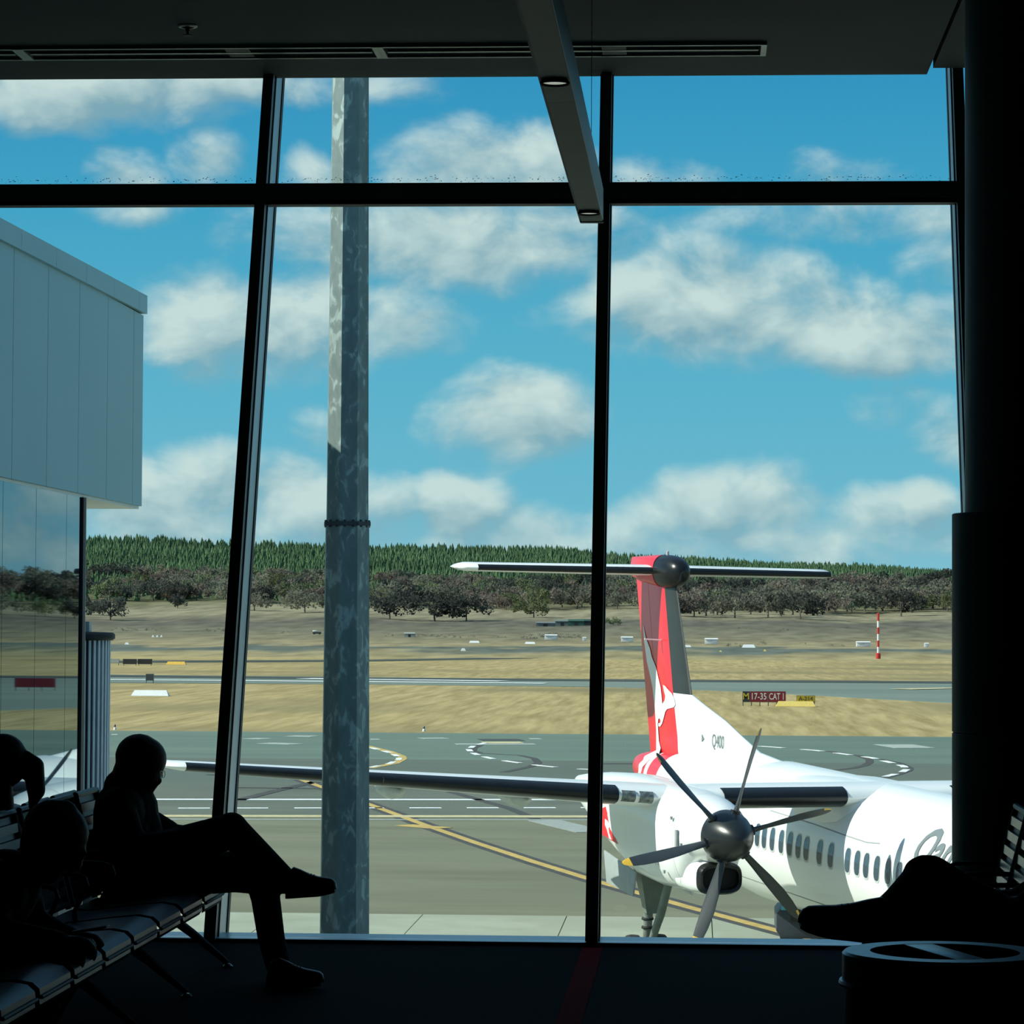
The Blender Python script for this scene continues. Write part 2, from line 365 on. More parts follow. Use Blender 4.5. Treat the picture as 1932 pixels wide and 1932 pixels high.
# weathered grime along the foot of the upper panes
def grime():
    mb = MB()
    for k in range(2, 5):
        x0, x1 = MX[k]+.05, MX[k+1]-.05
        for _ in range(150):
            x = random.uniform(x0, x1); z = ZTR1 + .012 + abs(random.gauss(.022, .010)); s = random.uniform(.0012, .0038)
            y = yg(z)-.107
            mb.add([(x-s*1.6, y, z-s*.5), (x+s*1.6, y, z-s*.3), (x+s, y+.0015, z+s), (x-s*.7, y+.0015, z+s*.6)], [(0, 1, 2, 3)])
    o = mb.build('grime_specks', pm('grime', (0.10, 0.12, 0.14), 0.9, var=.2)); tag(o, 'dark grime specks along the foot of the upper window panes', 'grime', kind='stuff')
grime()

# ------------------------------------------------------------------ column
CX, CY = 1.768, 15.35
def column():
    c = empty('column', (CX, CY, 0)); tag(c, 'dark round column with wider cladding round its lower half', 'column')
    MB().lathe([(.415, 2.2), (.415, 4.985)], n=64).build('shaft', M_col, c, smooth='auto')
    for z0, z1 in ((0.0, 1.158), (1.163, 2.262)):
        MB().lathe([(.478, z0), (.48, z0+.004), (.48, z1-.004), (.476, z1)], n=64).build('cladding_shell', M_clad, c, smooth='auto')
    MB().lathe([(.495, 0), (.495, .12), (.485, .13)], n=64).build('skirting', M_frame, c, smooth='auto')
column()

# ------------------------------------------------------------------ ceiling fittings
M_diff = pm('diffuser_aluminium', (0.42, 0.44, 0.38), 0.45, 0.4, var=0.1, scale=4)
M_dark = pm('dark_void', (0.004, 0.004, 0.004), 0.9, var=0.1)
ds = [(-5.96, -3.905, 'slot air diffuser in the ceiling, leftmost of the three, cut by the frame'),
      (-3.875, -1.835, 'middle slot air diffuser in the ceiling, above the raking mullion'),
      (-1.805, 0.372, 'slot air diffuser in the ceiling crossed by the hanging light, ending in mid ceiling')]
for x0, x1, lb in ds:
    d = empty('slot_diffuser', ((x0+x1)/2, 17.13, 4.98)); tag(d, lb, 'air vent', 'slot diffusers in the ceiling')
    h = (x1-x0)/2
    MB().box((-h, -.165, -.006), (h, .165, -.001)).build('backing', M_dark, d)
    for yy in (-.158, .158): MB().box((-h, yy-.012, -.020), (h, yy+.012, -.001)).build('rail', M_diff, d)
    MB().box((-h+.03, -.016, -.018), (h-.03, .016, -.006)).build('slat', M_diff, d)
    for s in (-1, 1): MB().box((s*h-.016, -.17, -.021), (s*h+.016, .17, -.001)).build('end_cap', M_diff, d)
    MB().box((h*.22-.07, -.12, -.016), (h*.22+.07, .12, -.005)).build('damper', M_black, d)
sp = empty('sprinkler', (-2.808, 16.40, 4.98)); tag(sp, 'small pendent fire sprinkler head with round rose in the ceiling', 'sprinkler')
MB().lathe([(.052, 0), (.055, -.004), (.050, -.010), (.034, -.012), (.034, 0)], n=28).build('rose', M_diff, sp, smooth='auto')
MB().lathe([(.012, 0), (.012, -.03), (.007, -.036), (.007, -.05)], n=14).build('body', M_black, sp, smooth='auto')
MB().lathe([(.004, -.05), (.026, -.052), (.026, -.056), (.003, -.058)], n=18).build('deflector', M_black, sp)

def pendant():
    X0, X1, ZB = -0.603, -0.484, 3.764; Ya, Yb = 7.6, 15.5
    M_h = pm('luminaire_aluminium', (0.60, 0.64, 0.66), 0.5, 0.2, var=0.05, scale=2)
    M_b = pm('luminaire_underside', (0.40, 0.37, 0.29), 0.6, 0.0, var=0.05, scale=3)
    M_b2 = pm('luminaire_underside_panel', (0.50, 0.47, 0.38), 0.6, 0.0, var=0.05, scale=3)
    M_l = pm('downlight_lens', (0.80, 0.82, 0.76), 0.3, 0.0, var=0.03, emit=(0.9, 1.0, 0.85, 0.32))
    p = empty('pendant_light', ((X0+X1)/2, Yb, ZB)); tag(p, 'long slim grey pendant light hanging from the ceiling towards the window', 'light')
    cx = (X0+X1)/2; w = (X1-X0)/2
    MB().box((-w, Ya-Yb, .006), (w, 0, .172)).build('housing', M_h, p, bevel=.003)
    ys = [Ya-Yb, -4.9, -3.33, 0]
    for i, (a, b, mt) in enumerate(((Ya-Yb, -3.605, M_b2), (-3.60, -.20, M_b), (-.195, -.05, M_b2))):
        MB().box((-w+.008, a, -.001), (w-.004, b, .007)).build('diffuser_panel', mt, p)
    for yy in (-.42, -4.08, -7.6):
        l = MB().lathe([(.050, .0), (.058, -.010), (.055, -.016), (.049, -.004)], (0, yy, 0), n=32).build('downlight_ring', M_black, p, smooth='auto')
        MB().lathe([(.0, -.002), (.049, -.002), (.046, -.008), (.0, -.010)], (0, yy, 0), n=32).build('lens', M_l, l, smooth='auto')
    MB().box((-w, -.045, -.004), (w, .006, .172)).build('end_cap', M_black, p)
    MB().box((-w-.002, Ya-Yb, .0), (-w+.008, 0, .010)).build('edge_strip', M_black, p)
    for yy in (-1.55, -6.2): MB().tube([(.05, yy, .17), (.05, yy, 4.98-ZB)], .0016, 6).build('suspension_wire', M_black, p)
pendant()

# ------------------------------------------------------------------ litter bin
def bin_():
    M_st = pm('bin_brushed_steel', (0.30, 0.36, 0.42), 0.34, 0.85, var=0.08, scale=40, stretch=(1, 1, 8))
    M_bd = pm('bin_body', (0.012, 0.013, 0.015), 0.5, 0.2, var=0.15, scale=10)
    b = empty('litter_bin', (0.546, 6.70, 0)); tag(b, 'round steel litter bin with two half-moon openings in its lid', 'bin')
    r = .224; zt = .985
    MB().lathe([(r-.012, 0), (r-.006, .01), (r-.006, zt-.062), (r-.02, zt-.062)], n=72).build('body', M_bd, b, smooth='auto')
    MB().lathe([(r-.012, zt-.075), (r+.006, zt-.075), (r+.008, zt-.070), (r+.006, zt-.064), (r-.012, zt-.064)], n=72).build('bead', M_st, b, smooth='auto')
    # rim band and flat lid ring with two openings
    lid = MB()
    n = 96; ri = .163; ang = R(-38)
    lid.loft([[(r*math.cos(2*math.pi*k/n), r*math.sin(2*math.pi*k/n), zt-.064) for k in range(n)], [(r*math.cos(2*math.pi*k/n), r*math.sin(2*math.pi*k/n), zt-.006) for k in range(n)],
              [((r-.006)*math.cos(2*math.pi*k/n), (r-.006)*math.sin(2*math.pi*k/n), zt) for k in range(n)], [(ri*math.cos(2*math.pi*k/n), ri*math.sin(2*math.pi*k/n), zt) for k in range(n)],
              [(ri*math.cos(2*math.pi*k/n), ri*math.sin(2*math.pi*k/n), zt-.012) for k in range(n)]], cap=False)
    lo = lid.build('lid', M_st, b, smooth='auto')
    bw = .034
    bar = MB().box((-ri-.004, -bw, zt-.010), (ri+.004, bw, zt-.0005)).build('lid_bar', M_st, b, bevel=.002)
    bar.data.transform(Matrix.Rotation(R(107), 4, 'Z'))
    MB().lathe([(r-.03, .02), (r-.03, zt-.09), (r-.022, zt-.07)], n=48).build('liner', M_dark, b, smooth='auto')
bin_()

# ------------------------------------------------------------------ neighbouring wing of the terminal
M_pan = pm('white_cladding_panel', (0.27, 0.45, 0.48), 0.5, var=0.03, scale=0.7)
M_joint = pm('cladding_joint', (0.16, 0.18, 0.18), 0.8, var=0.1)
def mirror_glass():
    mt = bpy.data.materials.new('reflective_glazing'); mt.use_nodes = True; nt = mt.node_tree; b = nt.nodes['Principled BSDF']; L = nt.links
    b.inputs['Base Color'].default_value = (0.075, 0.175, 0.21, 1); b.inputs['Metallic'].default_value = 1.0; b.inputs['Roughness'].default_value = 0.012
    tc = nt.nodes.new('ShaderNodeTexCoord'); nz = nt.nodes.new('ShaderNodeTexNoise'); nz.inputs['Scale'].default_value = 0.35; L.new(tc.outputs['Object'], nz.inputs['Vector'])
    bp = nt.nodes.new('ShaderNodeBump'); bp.inputs['Strength'].default_value = 0.01; L.new(nz.outputs['Fac'], bp.inputs['Height']); L.new(bp.outputs[0], b.inputs['Normal'])
    return mt
M_mir = mirror_glass()
def annex():
    XB = -6.0; ZB, ZT_ = 2.94, 5.02
    a = empty('terminal_wing', (-10, 26, GZ)); tag(a, 'white panelled terminal wing with mirror glazing below, at the left', 'building')
    T = Matrix.Translation((10, -26, -GZ))
    def part(name, mb, mt, par=a, **k):
        o = mb.build(name, mt, par, **k); o.data.transform(T); return o
    part('upper_storey', MB().box((-14, 19.4, ZB), (XB-.045, 32.36, ZT_)), M_joint)
    part('soffit', MB().box((-14, 19.4, ZB-.03), (XB-.03, 32.38, ZB-.0005)), pm('soffit_white', (0.8, 0.8, 0.76), .6, var=.03))
    part('end_panel', MB().box((-14, 32.36, ZB), (XB-.03, 32.40, ZT_)), M_pan)
    ys = [32.40, 31.84, 30.42, 29.0, 27.58, 26.16, 24.74, 23.32, 21.9, 20.48]
    for y1, y0 in zip(ys[:-1], ys[1:]):
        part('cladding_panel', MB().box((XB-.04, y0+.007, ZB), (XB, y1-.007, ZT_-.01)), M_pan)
    yc = [32.43, 31.95, 30.55, 29.15, 27.75, 26.3, 24.9, 23.4, 21.9, 20.4]
    for y1, y0 in zip(yc[:-1], yc[1:]):
        s = lambda y: -.012*(32.4-y)
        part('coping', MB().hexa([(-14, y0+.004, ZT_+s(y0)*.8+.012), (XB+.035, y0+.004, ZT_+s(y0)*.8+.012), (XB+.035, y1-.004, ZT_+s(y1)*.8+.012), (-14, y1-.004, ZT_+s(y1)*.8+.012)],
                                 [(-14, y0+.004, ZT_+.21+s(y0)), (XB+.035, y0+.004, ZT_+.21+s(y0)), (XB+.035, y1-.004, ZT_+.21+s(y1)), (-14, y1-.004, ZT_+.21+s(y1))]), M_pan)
    part('core_wall', MB().box((-14, 19.4, GZ), (XB-.12, 29.30, ZB-.03)), M_dark)
    gy = [29.34, 28.64, 27.30, 25.97, 24.64, 23.31, 21.98, 20.6]
    for y1, y0 in zip(gy[:-1], gy[1:]):
        part('glass_pane', MB().box((XB-.055, y0+.006, GZ+.02), (XB-.03, y1-.006, ZB-.031)), M_mir)
    part('corner_post', MB().box((XB-.11, 29.34, GZ), (XB-.01, 29.47, ZB-.03)), M_black)
    part('corner_trim', MB().box((XB-.12, 29.475, GZ), (XB-.02, 29.53, ZB-.03)), pm('corner_trim', (.5, .55, .55), .5))
annex()
def screen():
    M_sl = pm('screen_slat_white', (0.66, 0.70, 0.72), 0.4, 0.1, var=0.05)
    c = onY(151, 1300, 30.45); rr = .305
    s = empty('slatted_drum', (float(c[0]), 30.45, GZ)); tag(s, 'round drum of white vertical slats with black cap beside the mirror glazing', 'screen')
    z0, z1 = -.80-GZ, 1.50-GZ
    for k in range(36):
        a = 2*math.pi*k/36; o = MB().box((rr-.03, -.0125, z0), (rr, .0125, z1)).build('slat', M_sl, s); o.data.transform(Matrix.Rotation(a, 4, 'Z'))
    MB().lathe([(rr-.06, z0), (rr-.06, z1)], n=36).build('core', pm('screen_back', (.02, .028, .032), .7), s, smooth='auto')
    MB().lathe([(rr+.02, z1), (rr+.045, z1+.02), (rr+.045, z1+.06), (rr+.02, z1+.08), (.02, z1+.09)], n=40).build('cap', M_black, s, smooth='auto')
    MB().lathe([(rr+.01, z0-.10), (rr+.02, z0-.09), (rr+.02, z0), (rr-.05, z0)], n=40).build('base_ring', M_black, s, smooth='auto')
    MB().lathe([(.2, 0), (.2, z0-.10)], n=24).build('pedestal', pm('screen_back', (.02, .028, .032), .7), s, smooth='auto')
    MB().box((-.10, -.06, z1+.085), (.10, .06, z1+.19)).build('cap_box', pm('corner_trim', (.5, .55, .55), .5), s)
screen()

# ------------------------------------------------------------------ galvanised lighting mast
def mast():
    mt = bpy.data.materials.new('galvanised_steel'); mt.use_nodes = True; nt = mt.node_tree; b = nt.nodes['Principled BSDF']; L = nt.links
    tc = nt.nodes.new('ShaderNodeTexCoord'); mp = nt.nodes.new('ShaderNodeMapping'); mp.inputs['Scale'].default_value = (1.6, 1.6, .8); L.new(tc.outputs['Object'], mp.inputs[0])
    vo = nt.nodes.new('ShaderNodeTexNoise'); vo.inputs['Scale'].default_value = 6.5; vo.inputs['Detail'].default_value = 4; vo.inputs['Distortion'].default_value = .7; L.new(mp.outputs[0], vo.inputs['Vector'])
    cr = nt.nodes.new('ShaderNodeValToRGB'); L.new(vo.outputs['Fac'], cr.inputs[0])
    e = cr.color_ramp.elements; e[0].position = .36; e[0].color = (.15, .20, .195, 1); e[1].position = .66; e[1].color = (.36, .44, .41, 1)
    k = e.new(.56); k.color = (.19, .24, .23, 1); k = e.new(.59); k.color = (.27, .33, .31, 1)
    L.new(cr.outputs[0], b.inputs['Base Color']); b.inputs['Roughness'].default_value = .6; b.inputs['Metallic'].default_value = .15
    YP = 31.0; XP = onY(656, 900, YP)[0]
    p = empty('lighting_mast', (XP, YP, GZ)); tag(p, 'tall tapering octagonal galvanised steel mast outside the window', 'mast')
    sc = FPX/YP
    def ring(z, w, tw=R(-35)):
        rr = w/2/math.cos(R(22.5))*.985
        return [(rr*math.cos(R(-90)+tw+R(22.5)+k*math.pi/4), rr*math.sin(R(-90)+tw+R(22.5)+k*math.pi/4), z) for k in range(8)]
    zf = onY(656, 987, YP)[2]-GZ
    wd = lambda y: (92.5 - (1765-y)*(92.5-70.5)/1625)/sc
    z1 = onY(656, 1765, YP)[2]-GZ; z2 = onY(656, 140, YP)[2]-GZ
    W = lambda z: wd(1765) + (wd(140)-wd(1765))*(z-z1)/(z2-z1)
    MB().loft([ring(.0, W(0)), ring(zf, W(zf))]).build('lower_section', mt, p)
    MB().loft([ring(zf, W(zf)*.965), ring(zf+12, W(zf+12))]).build('upper_section', mt, p)
    M_fl = pm('flange_rust', (.05, .055, .055), .8, var=.3, scale=30)
    MB().loft([ring(zf-.028, W(zf)*1.07), ring(zf+.012, W(zf)*1.07)]).build('flange', M_fl, p)
    for k in range(16):
        a = k*math.pi/8
        MB().lathe([(.012, zf-.045), (.012, zf+.03)], (W(zf)*.505*math.cos(a), W(zf)*.505*math.sin(a), 0), n=6).build('bolt', M_fl, p)
    MB().loft([ring(0, .95), ring(.05, .95)]).build('base_plate', M_fl, p)
    seam = MB().box((-.006, -.006, 0), (.006, .006, 1)); 
mast()
# ------------------------------------------------------------------ airfield ground
def ground_mat(name, c1, c2, scale, stretch, rough=.9, c3=None, big=None, spec=.2, bump=.0):
    mt = bpy.data.materials.new(name); mt.use_nodes = True; nt = mt.node_tree; b = nt.nodes['Principled BSDF']; L = nt.links
    tc = nt.nodes.new('ShaderNodeTexCoord'); mp = nt.nodes.new('ShaderNodeMapping'); mp.inputs['Scale'].default_value = stretch; L.new(tc.outputs['Object'], mp.inputs[0])
    nz = nt.nodes.new('ShaderNodeTexNoise'); nz.inputs['Scale'].default_value = scale; nz.inputs['Detail'].default_value = 8; nz.inputs['Roughness'].default_value = .62; L.new(mp.outputs[0], nz.inputs['Vector'])
    cr = nt.nodes.new('ShaderNodeValToRGB'); L.new(nz.outputs['Fac'], cr.inputs[0])
    e = cr.color_ramp.elements; e[0].position = .33; e[0].color = (*c1, 1); e[1].position = .64; e[1].color = (*c2, 1)
    src = cr.outputs[0]
    if c3:
        n2 = nt.nodes.new('ShaderNodeTexNoise'); n2.inputs['Scale'].default_value = big[0]; n2.inputs['Detail'].default_value = 4
        m2 = nt.nodes.new('ShaderNodeMapping'); m2.inputs['Scale'].default_value = big[1]; L.new(tc.outputs['Object'], m2.inputs[0]); L.new(m2.outputs[0], n2.inputs['Vector'])
        mr = nt.nodes.new('ShaderNodeMapRange'); mr.inputs[1].default_value = .48; mr.inputs[2].default_value = .68; L.new(n2.outputs['Fac'], mr.inputs[0])
        mx = nt.nodes.new('ShaderNodeMix'); mx.data_type = 'RGBA'; L.new(mr.outputs[0], mx.inputs[0]); L.new(src, mx.inputs[6]); mx.inputs[7].default_value = (*c3, 1); src = mx.outputs[2]
    L.new(src, b.inputs['Base Color']); b.inputs['Roughness'].default_value = rough; b.inputs['Specular IOR Level'].default_value = spec
    if bump:
        bp = nt.nodes.new('ShaderNodeBump'); bp.inputs['Strength'].default_value = bump; L.new(nz.outputs['Fac'], bp.inputs['Height']); L.new(bp.outputs[0], b.inputs['Normal'])
    return mt
M_grass = ground_mat('dry_grass', (0.270, 0.205, 0.080), (0.450, 0.346, 0.160), 1.0, (1.1, .06, 1), c3=(0.225, 0.185, 0.088), big=(.06, (.5, .35, 1)))
M_grass2 = ground_mat('brown_grass', (.22, .19, .105), (.33, .285, .155), .6, (.08, .06, 1), c3=(.20, .19, .115), big=(.02, (.3, 1, 1)))
M_asph = ground_mat('brown_asphalt', (0.149, 0.152, 0.099), (0.203, 0.208, 0.139), .35, (.25, 1.0, 1), c3=(0.171, 0.176, 0.122), big=(.12, (.35, 1, 1)))
M_asph2 = ground_mat('grey_asphalt', (0.106, 0.121, 0.096), (0.145, 0.164, 0.129), .3, (.2, 1, 1), c3=(0.110, 0.138, 0.116), big=(.05, (.3, 1, 1)))
M_asph3 = ground_mat('green_grey_asphalt', (0.110, 0.161, 0.129), (0.145, 0.198, 0.159), .2, (.15, .6, 1))
M_asph4 = ground_mat('taxiway_asphalt', (0.136, 0.175, 0.146), (0.185, 0.225, 0.189), .1, (.1, .5, 1))
M_asphd = ground_mat('dark_asphalt', (0.044, 0.055, 0.050), (0.066, 0.078, 0.069), .1, (.1, .5, 1))
M_conc = ground_mat('apron_concrete', (0.280, 0.304, 0.230), (0.350, 0.378, 0.292), .8, (.6, .6, 1), c3=(0.308, 0.335, 0.259), big=(.15, (1, 1, 1)))
M_white = pm('marking_white', (.75, .76, .74), .8, var=.12, scale=3)
M_yel = pm('marking_yellow', (.50, .35, .10), .8, var=.15, scale=3)
M_pyel = pm('marking_pale_yellow', (.55, .47, .26), .8, var=.15, scale=3)
M_tyre = pm('marking_black', (.055, .055, .05), .85, var=.2, scale=2)

ground = tag(MB().box((-420, 17, GZ-.5), (420, 600, GZ-.16)).build('ground', M_grass), kind='structure')
YC = 71.8
ap = tag(MB().box((-120, 17, GZ-.16), (120, YC+.3, GZ-.03)).build('apron_base', pm('slab_joint', (.16, .155, .13), .9)), kind='structure')
# concrete slabs, one by one where the photo shows them
sx, sy = 3.42, 6.4
j0 = onZ(798, 1725, GZ)
for i in range(-5, 7):
    for j in range(3):
        x1 = j0[0] + sx*i; y1 = YC - sy*j
        MB().box((x1+.012, y1-sy+.012, GZ-.03), (x1+sx-.012, y1-.012, GZ)).build('slab', M_conc, ap)
MB().box((-120, 17, GZ-.03), (j0[0]-sx*5, YC-.012, GZ)).build('paving', M_conc, ap)
MB().box((j0[0]+sx*7, 17, GZ-.03), (120, YC-.012, GZ)).build('paving', M_conc, ap)
MB().box((j0[0]-sx*5, 17, GZ-.03), (j0[0]+sx*7, YC-3*sy, GZ)).build('paving', M_conc, ap)
YA = onZ(700, 1542, GZ)[1]; YF = onZ(700, 1382, GZ)[1]; YM = onZ(700, 1432, GZ)[1]
a1 = tag(MB().box((-200, YC, GZ-.16), (220, YA, GZ-.004)).build('apron_asphalt', M_asph), kind='structure')
a2 = tag(MB().box((-220, YA, GZ-.16), (240, YM, GZ-.004)).build('taxilane_asphalt', M_asph2), kind='structure')
a3 = tag(MB().box((-220, YM, GZ-.16), (240, YF, GZ-.004)).build('taxilane_far', M_asph3), kind='structure')

def strip(name, pts, width, mt, parent, z=GZ, lift=.010, dash=None, taper=None):
    """flat painted line through pixel points laid on the ground; dash = (on, off) metres"""
    P = [Vector((*onZ(x, y, z)[:2], z)) for x, y in pts]
    # resample
    L = [0.0]
    for a, b in zip(P[:-1], P[1:]): L.append(L[-1] + (b-a).length)
    def at(s):
        for k in range(len(P)-1):
            if s <= L[k+1] or k == len(P)-2:
                t = (s-L[k])/max(1e-6, L[k+1]-L[k]); return P[k].lerp(P[k+1], t), (P[k+1]-P[k]).normalized()
    segs = [(0, L[-1])] if not dash else [(s, min(s+dash[0], L[-1])) for s in np.arange(0, L[-1], sum(dash))]
    mb = MB()
    for s0, s1 in segs:
        ks = [s0] + [l for l in L if s0 < l < s1] + [s1]; Lf = []; Rg = []
        for s in ks:
            p, t = at(s); nrm = Vector((-t.y, t.x, 0))*width/2
            Lf.append(p+nrm+Vector((0, 0, lift))); Rg.append(p-nrm+Vector((0, 0, lift)))
        n = len(ks); dz = Vector((0, 0, -.012))
        top = Lf + Rg; bot = [q+dz for q in top]
        v = top + bot; f = []
        for i in range(n-1):
            f += [(i, n+i, n+i+1, i+1), (2*n+i, 2*n+i+1, 3*n+i+1, 3*n+i), (i, i+1, 2*n+i+1, 2*n+i), (n+i, 3*n+i, 3*n+i+1, n+i+1)]
        f += [(0, 2*n, 3*n, n), (n-1, 2*n-1, 4*n-1, 3*n-1)]
        if dash:
            ob = mesh(name, v, f, mt, parent)
        else: mb.add(v, f)
    if not dash: mb.build(name, mt, parent)
lead = [(560, 1468), (640, 1497), (700, 1519), (800, 1556), (900, 1591), (1010, 1627), (1120, 1661), (1300, 1712), (1500, 1765), (1700, 1815)]
strip('lead_in_border', lead, .82, M_tyre, a1, lift=.004)
strip('lead_in_line', lead, .30, M_yel, a1, lift=.010)
strip('lead_in_crossbar', [(762, 1557), (800, 1560), (838, 1563)], .8, M_yel, a1, lift=.016)
strip('edge_line', [(-200, 1539), (1115, 1541), (1900, 1546)], 1.1, M_pyel, a2, lift=.012)
strip('edge_line_grey', [(-200, 1545), (1115, 1547), (1900, 1552)], .5, pm('patch_grey', (.30, .33, .30), .9), a1, lift=.006)
strip('stop_line', [(-200, 1508), (1115, 1509), (1900, 1513)], .8, M_white, a2)
strip('dash', [(336, 1525), (1150, 1524), (1900, 1528)], .5, M_white, a2, dash=(1.18, .97))
strip('pale_patch', [(1027, 1548), (1120, 1570)], 1.2, pm('patch_grey', (.30, .33, .30), .9), a1, lift=.008)
strip('tyre_track', [(450, 1510), (520, 1492), (610, 1472)], .5, M_tyre, a2)
strip('tyre_track', [(390, 1462), (600, 1460)], .5, M_tyre, a2)
strip('tyre_track', [(440, 1486), (610, 1488)], .5, M_tyre, a2)
strip('tyre_track', [(850, 1494), (960, 1525), (1010, 1545)], .4, M_tyre, a2)
strip('curve_yellow', [(690, 1407), (735, 1418), (758, 1427), (760, 1432), (745, 1440), (700, 1449)], .45, M_yel, a2, lift=.008)
strip('curve_dash', [(700, 1411), (735, 1420), (752, 1428), (753, 1433), (735, 1441), (700, 1448)], .3, M_white, a2, lift=.02, dash=(2.4, 1.8))
wc = [(915, 1402), (893, 1408), (884, 1414), (890, 1420), (905, 1426), (930, 1432), (960, 1437), (990, 1441), (1020, 1445), (1050, 1448), (1090, 1451), (1125, 1453)]
strip('curve_dark', [(906, 1406), (894, 1411), (892, 1416), (905, 1421), (940, 1423), (980, 1425), (1008, 1431), (1016, 1439), (1002, 1446), (975, 1452), (950, 1457)], .4, M_tyre, a2, lift=.006)
strip('curve_dash', wc, .32, M_white, a2, lift=.02, dash=(2.6, 1.9))
strip('dark_patch', [(905, 1396), (985, 1396)], 3.0, M_tyre, a3, lift=.006)
strip('yellow_patch', [(912, 1401), (985, 1401)], 2.2, M_pyel, a3, lift=.008)
for a, b in (((700, 1395), (716, 1395)), ((812, 1392), (826, 1394)), ((860, 1404), (1010, 1404)), ((470, 1393), (505, 1394)), ((560, 1390), (580, 1388)), ((500, 1402), (560, 1404)), ((1000, 1394), (1020, 1394)), ((1300, 1400), (1370, 1400)), ((210, 1386), (222, 1386))):
    strip('faded_mark', [a, b], 1.6, pm('marking_faded', (.34, .38, .34), .9, var=.2), a3)
wd_ = [(1380, 1402), (1433, 1408), (1487, 1412), (1537, 1416), (1578, 1421), (1615, 1426), (1645, 1430), (1668, 1436), (1689, 1441), (1705, 1446), (1711, 1452), (1702, 1457), (1685, 1462), (1665, 1467), (1620, 1474)]
strip('curve_dark', [(1560, 1417), (1621, 1426), (1640, 1433), (1641, 1438), (1632, 1444), (1612, 1449), (1578, 1453)], .4, M_tyre, a2, lift=.006)
strip('curve_dark', [(1660, 1432), (1700, 1440), (1718, 1449), (1716, 1454), (1700, 1460), (1670, 1468)], .3, M_tyre, a2, lift=.006)
strip('curve_dash', wd_, .36, M_white, a2, lift=.02, dash=(2.6, 2.0))
strip('pale_bar', [(1668, 1408), (1744, 1408)], 5, pm('marking_faded', (.34, .38, .34), .9), a3)
for y in (1441, 1463, 1476): strip('tyre_track', [(1125, y), (1215, y)], .6, M_tyre, a2)

def ground_poly(name, top, bot, mt, lift):
    T = [onZ(x, y, GZ) for x, y in top]; B = [onZ(x, y, GZ) for x, y in bot]
    v = [(p[0], p[1], GZ-.16+lift) for p in T+B] + [(p[0], p[1], GZ-.3) for p in T+B]; n = len(T); f = []
    for i in range(n-1): f += [(i, n+i, n+i+1, i+1), (2*n+i, 2*n+i+1, 3*n+i+1, 3*n+i), (i, i+1, 2*n+i+1, 2*n+i), (n+i, 3*n+i, 3*n+i+1, n+i+1)]
    f += [(0, 2*n, 3*n, n), (n-1, 2*n-1, 4*n-1, 3*n-1)]
    return mesh(name, v, f, mt)
xs = [-700, 205, 700, 1140, 1290, 1450, 1780, 3600]
t2 = tag(ground_poly('taxiway', list(zip(xs, [1262, 1271, 1276, 1280, 1283, 1284, 1285, 1300])), list(zip(xs, [1276, 1286, 1289, 1294, 1298, 1305, 1323, 1420])), M_asph4, .05), kind='structure')
strip('dark_strip', [(-700, 1265), (205, 1274), (700, 1279), (1140, 1282), (1780, 1286), (2600, 1292)], 13, M_asphd, t2, lift=-.07)  # darker strip along the far side of the taxiway
strip('centre_line', [(-700, 1272), (205, 1281), (700, 1285), (1030, 1288)], 3.4, M_white, t2, lift=-.06)
strip('centre_line', [(575, 1279), (700, 1281), (950, 1284)], 4.0, M_white, t2, lift=-.04)
strip('edge_mark', [(1700, 1299), (1800, 1297)], 3, M_pyel, t2, lift=-.05)
t3 = tag(ground_poly('perimeter_track', list(zip(xs, [1246, 1245.5, 1243.5, 1236, 1234, 1233, 1231, 1226])), list(zip(xs, [1249.5, 1249, 1246.5, 1238.5, 1235.5, 1234, 1232, 1227])), M_asphd, .05), kind='structure')
# ------------------------------------------------------------------ far country: fields rising to the pine hill
ROWS = [(600, None, None, None), (680, 1223, 1226, 1229), (760, 1211, 1215, 1218), (920, 1190, 1194, 1198), (1080, 1169, 1172, 1174), (1250, 1144, 1152, 1160), (1500, 1112, 1116, 1122), (1700, 1076, 1082, 1102), (2000, 1024, 1047, 1092), (2400, 1075, 1090, 1115)]
def row_pt(k, px):
    Y, a, b, c = ROWS[k]
    if a is None:
        X = (px-1314)/FPX*Y; return np.array([X, Y, GZ-.16])
    t = min(max(px, -200), 2400)
    y = a+(b-a)*(t-100)/900 if t < 1000 else b+(c-b)*(t-1000)/800
    if 1000 < Y: y += 2.5*math.sin(px*.009+Y) + 1.5*math.sin(px*.023+Y*.7)
    return onY(px, y, Y)
def terr(px, py):
    """point of the far country seen at a pixel"""
    p0 = row_pt(0, px)
    for k in range(len(ROWS)-2):
        A, B = row_pt(k, px), row_pt(k+1, px)
        lo, hi = 0.0, 1.0
        def sy_(t):
            q = A+(B-A)*t - np.array([0, 0, CAM_H]); return 966 - FPX*(q@UP)/(q@FW)
        if sy_(0) >= py >= sy_(1):
            for _ in range(30):
                mid = (lo+hi)/2
                if sy_(mid) > py: lo = mid
                else: hi = mid
            return A+(B-A)*lo
    return onZ(px, py, GZ-.16) if py > 1240 else row_pt(4, px)
def terr_at(px, k, t):
    return row_pt(k, px)*(1-t) + row_pt(k+1, px)*t
cols = list(range(-700, 3701, 55)); vv = []; ff = []
sub_rows = []
for k in range(len(ROWS)-1):
    for t in np.linspace(0, 1, 5)[:-1]: sub_rows.append((k, t))
sub_rows.append((len(ROWS)-2, 1.0))
for k, t in sub_rows:
    for px in cols: vv.append(terr_at(px, k, t))
nc = len(cols)
for r_ in range(len(sub_rows)-1):
    for c in range(nc-1): ff.append((r_*nc+c, r_*nc+c+1, (r_+1)*nc+c+1, (r_+1)*nc+c))
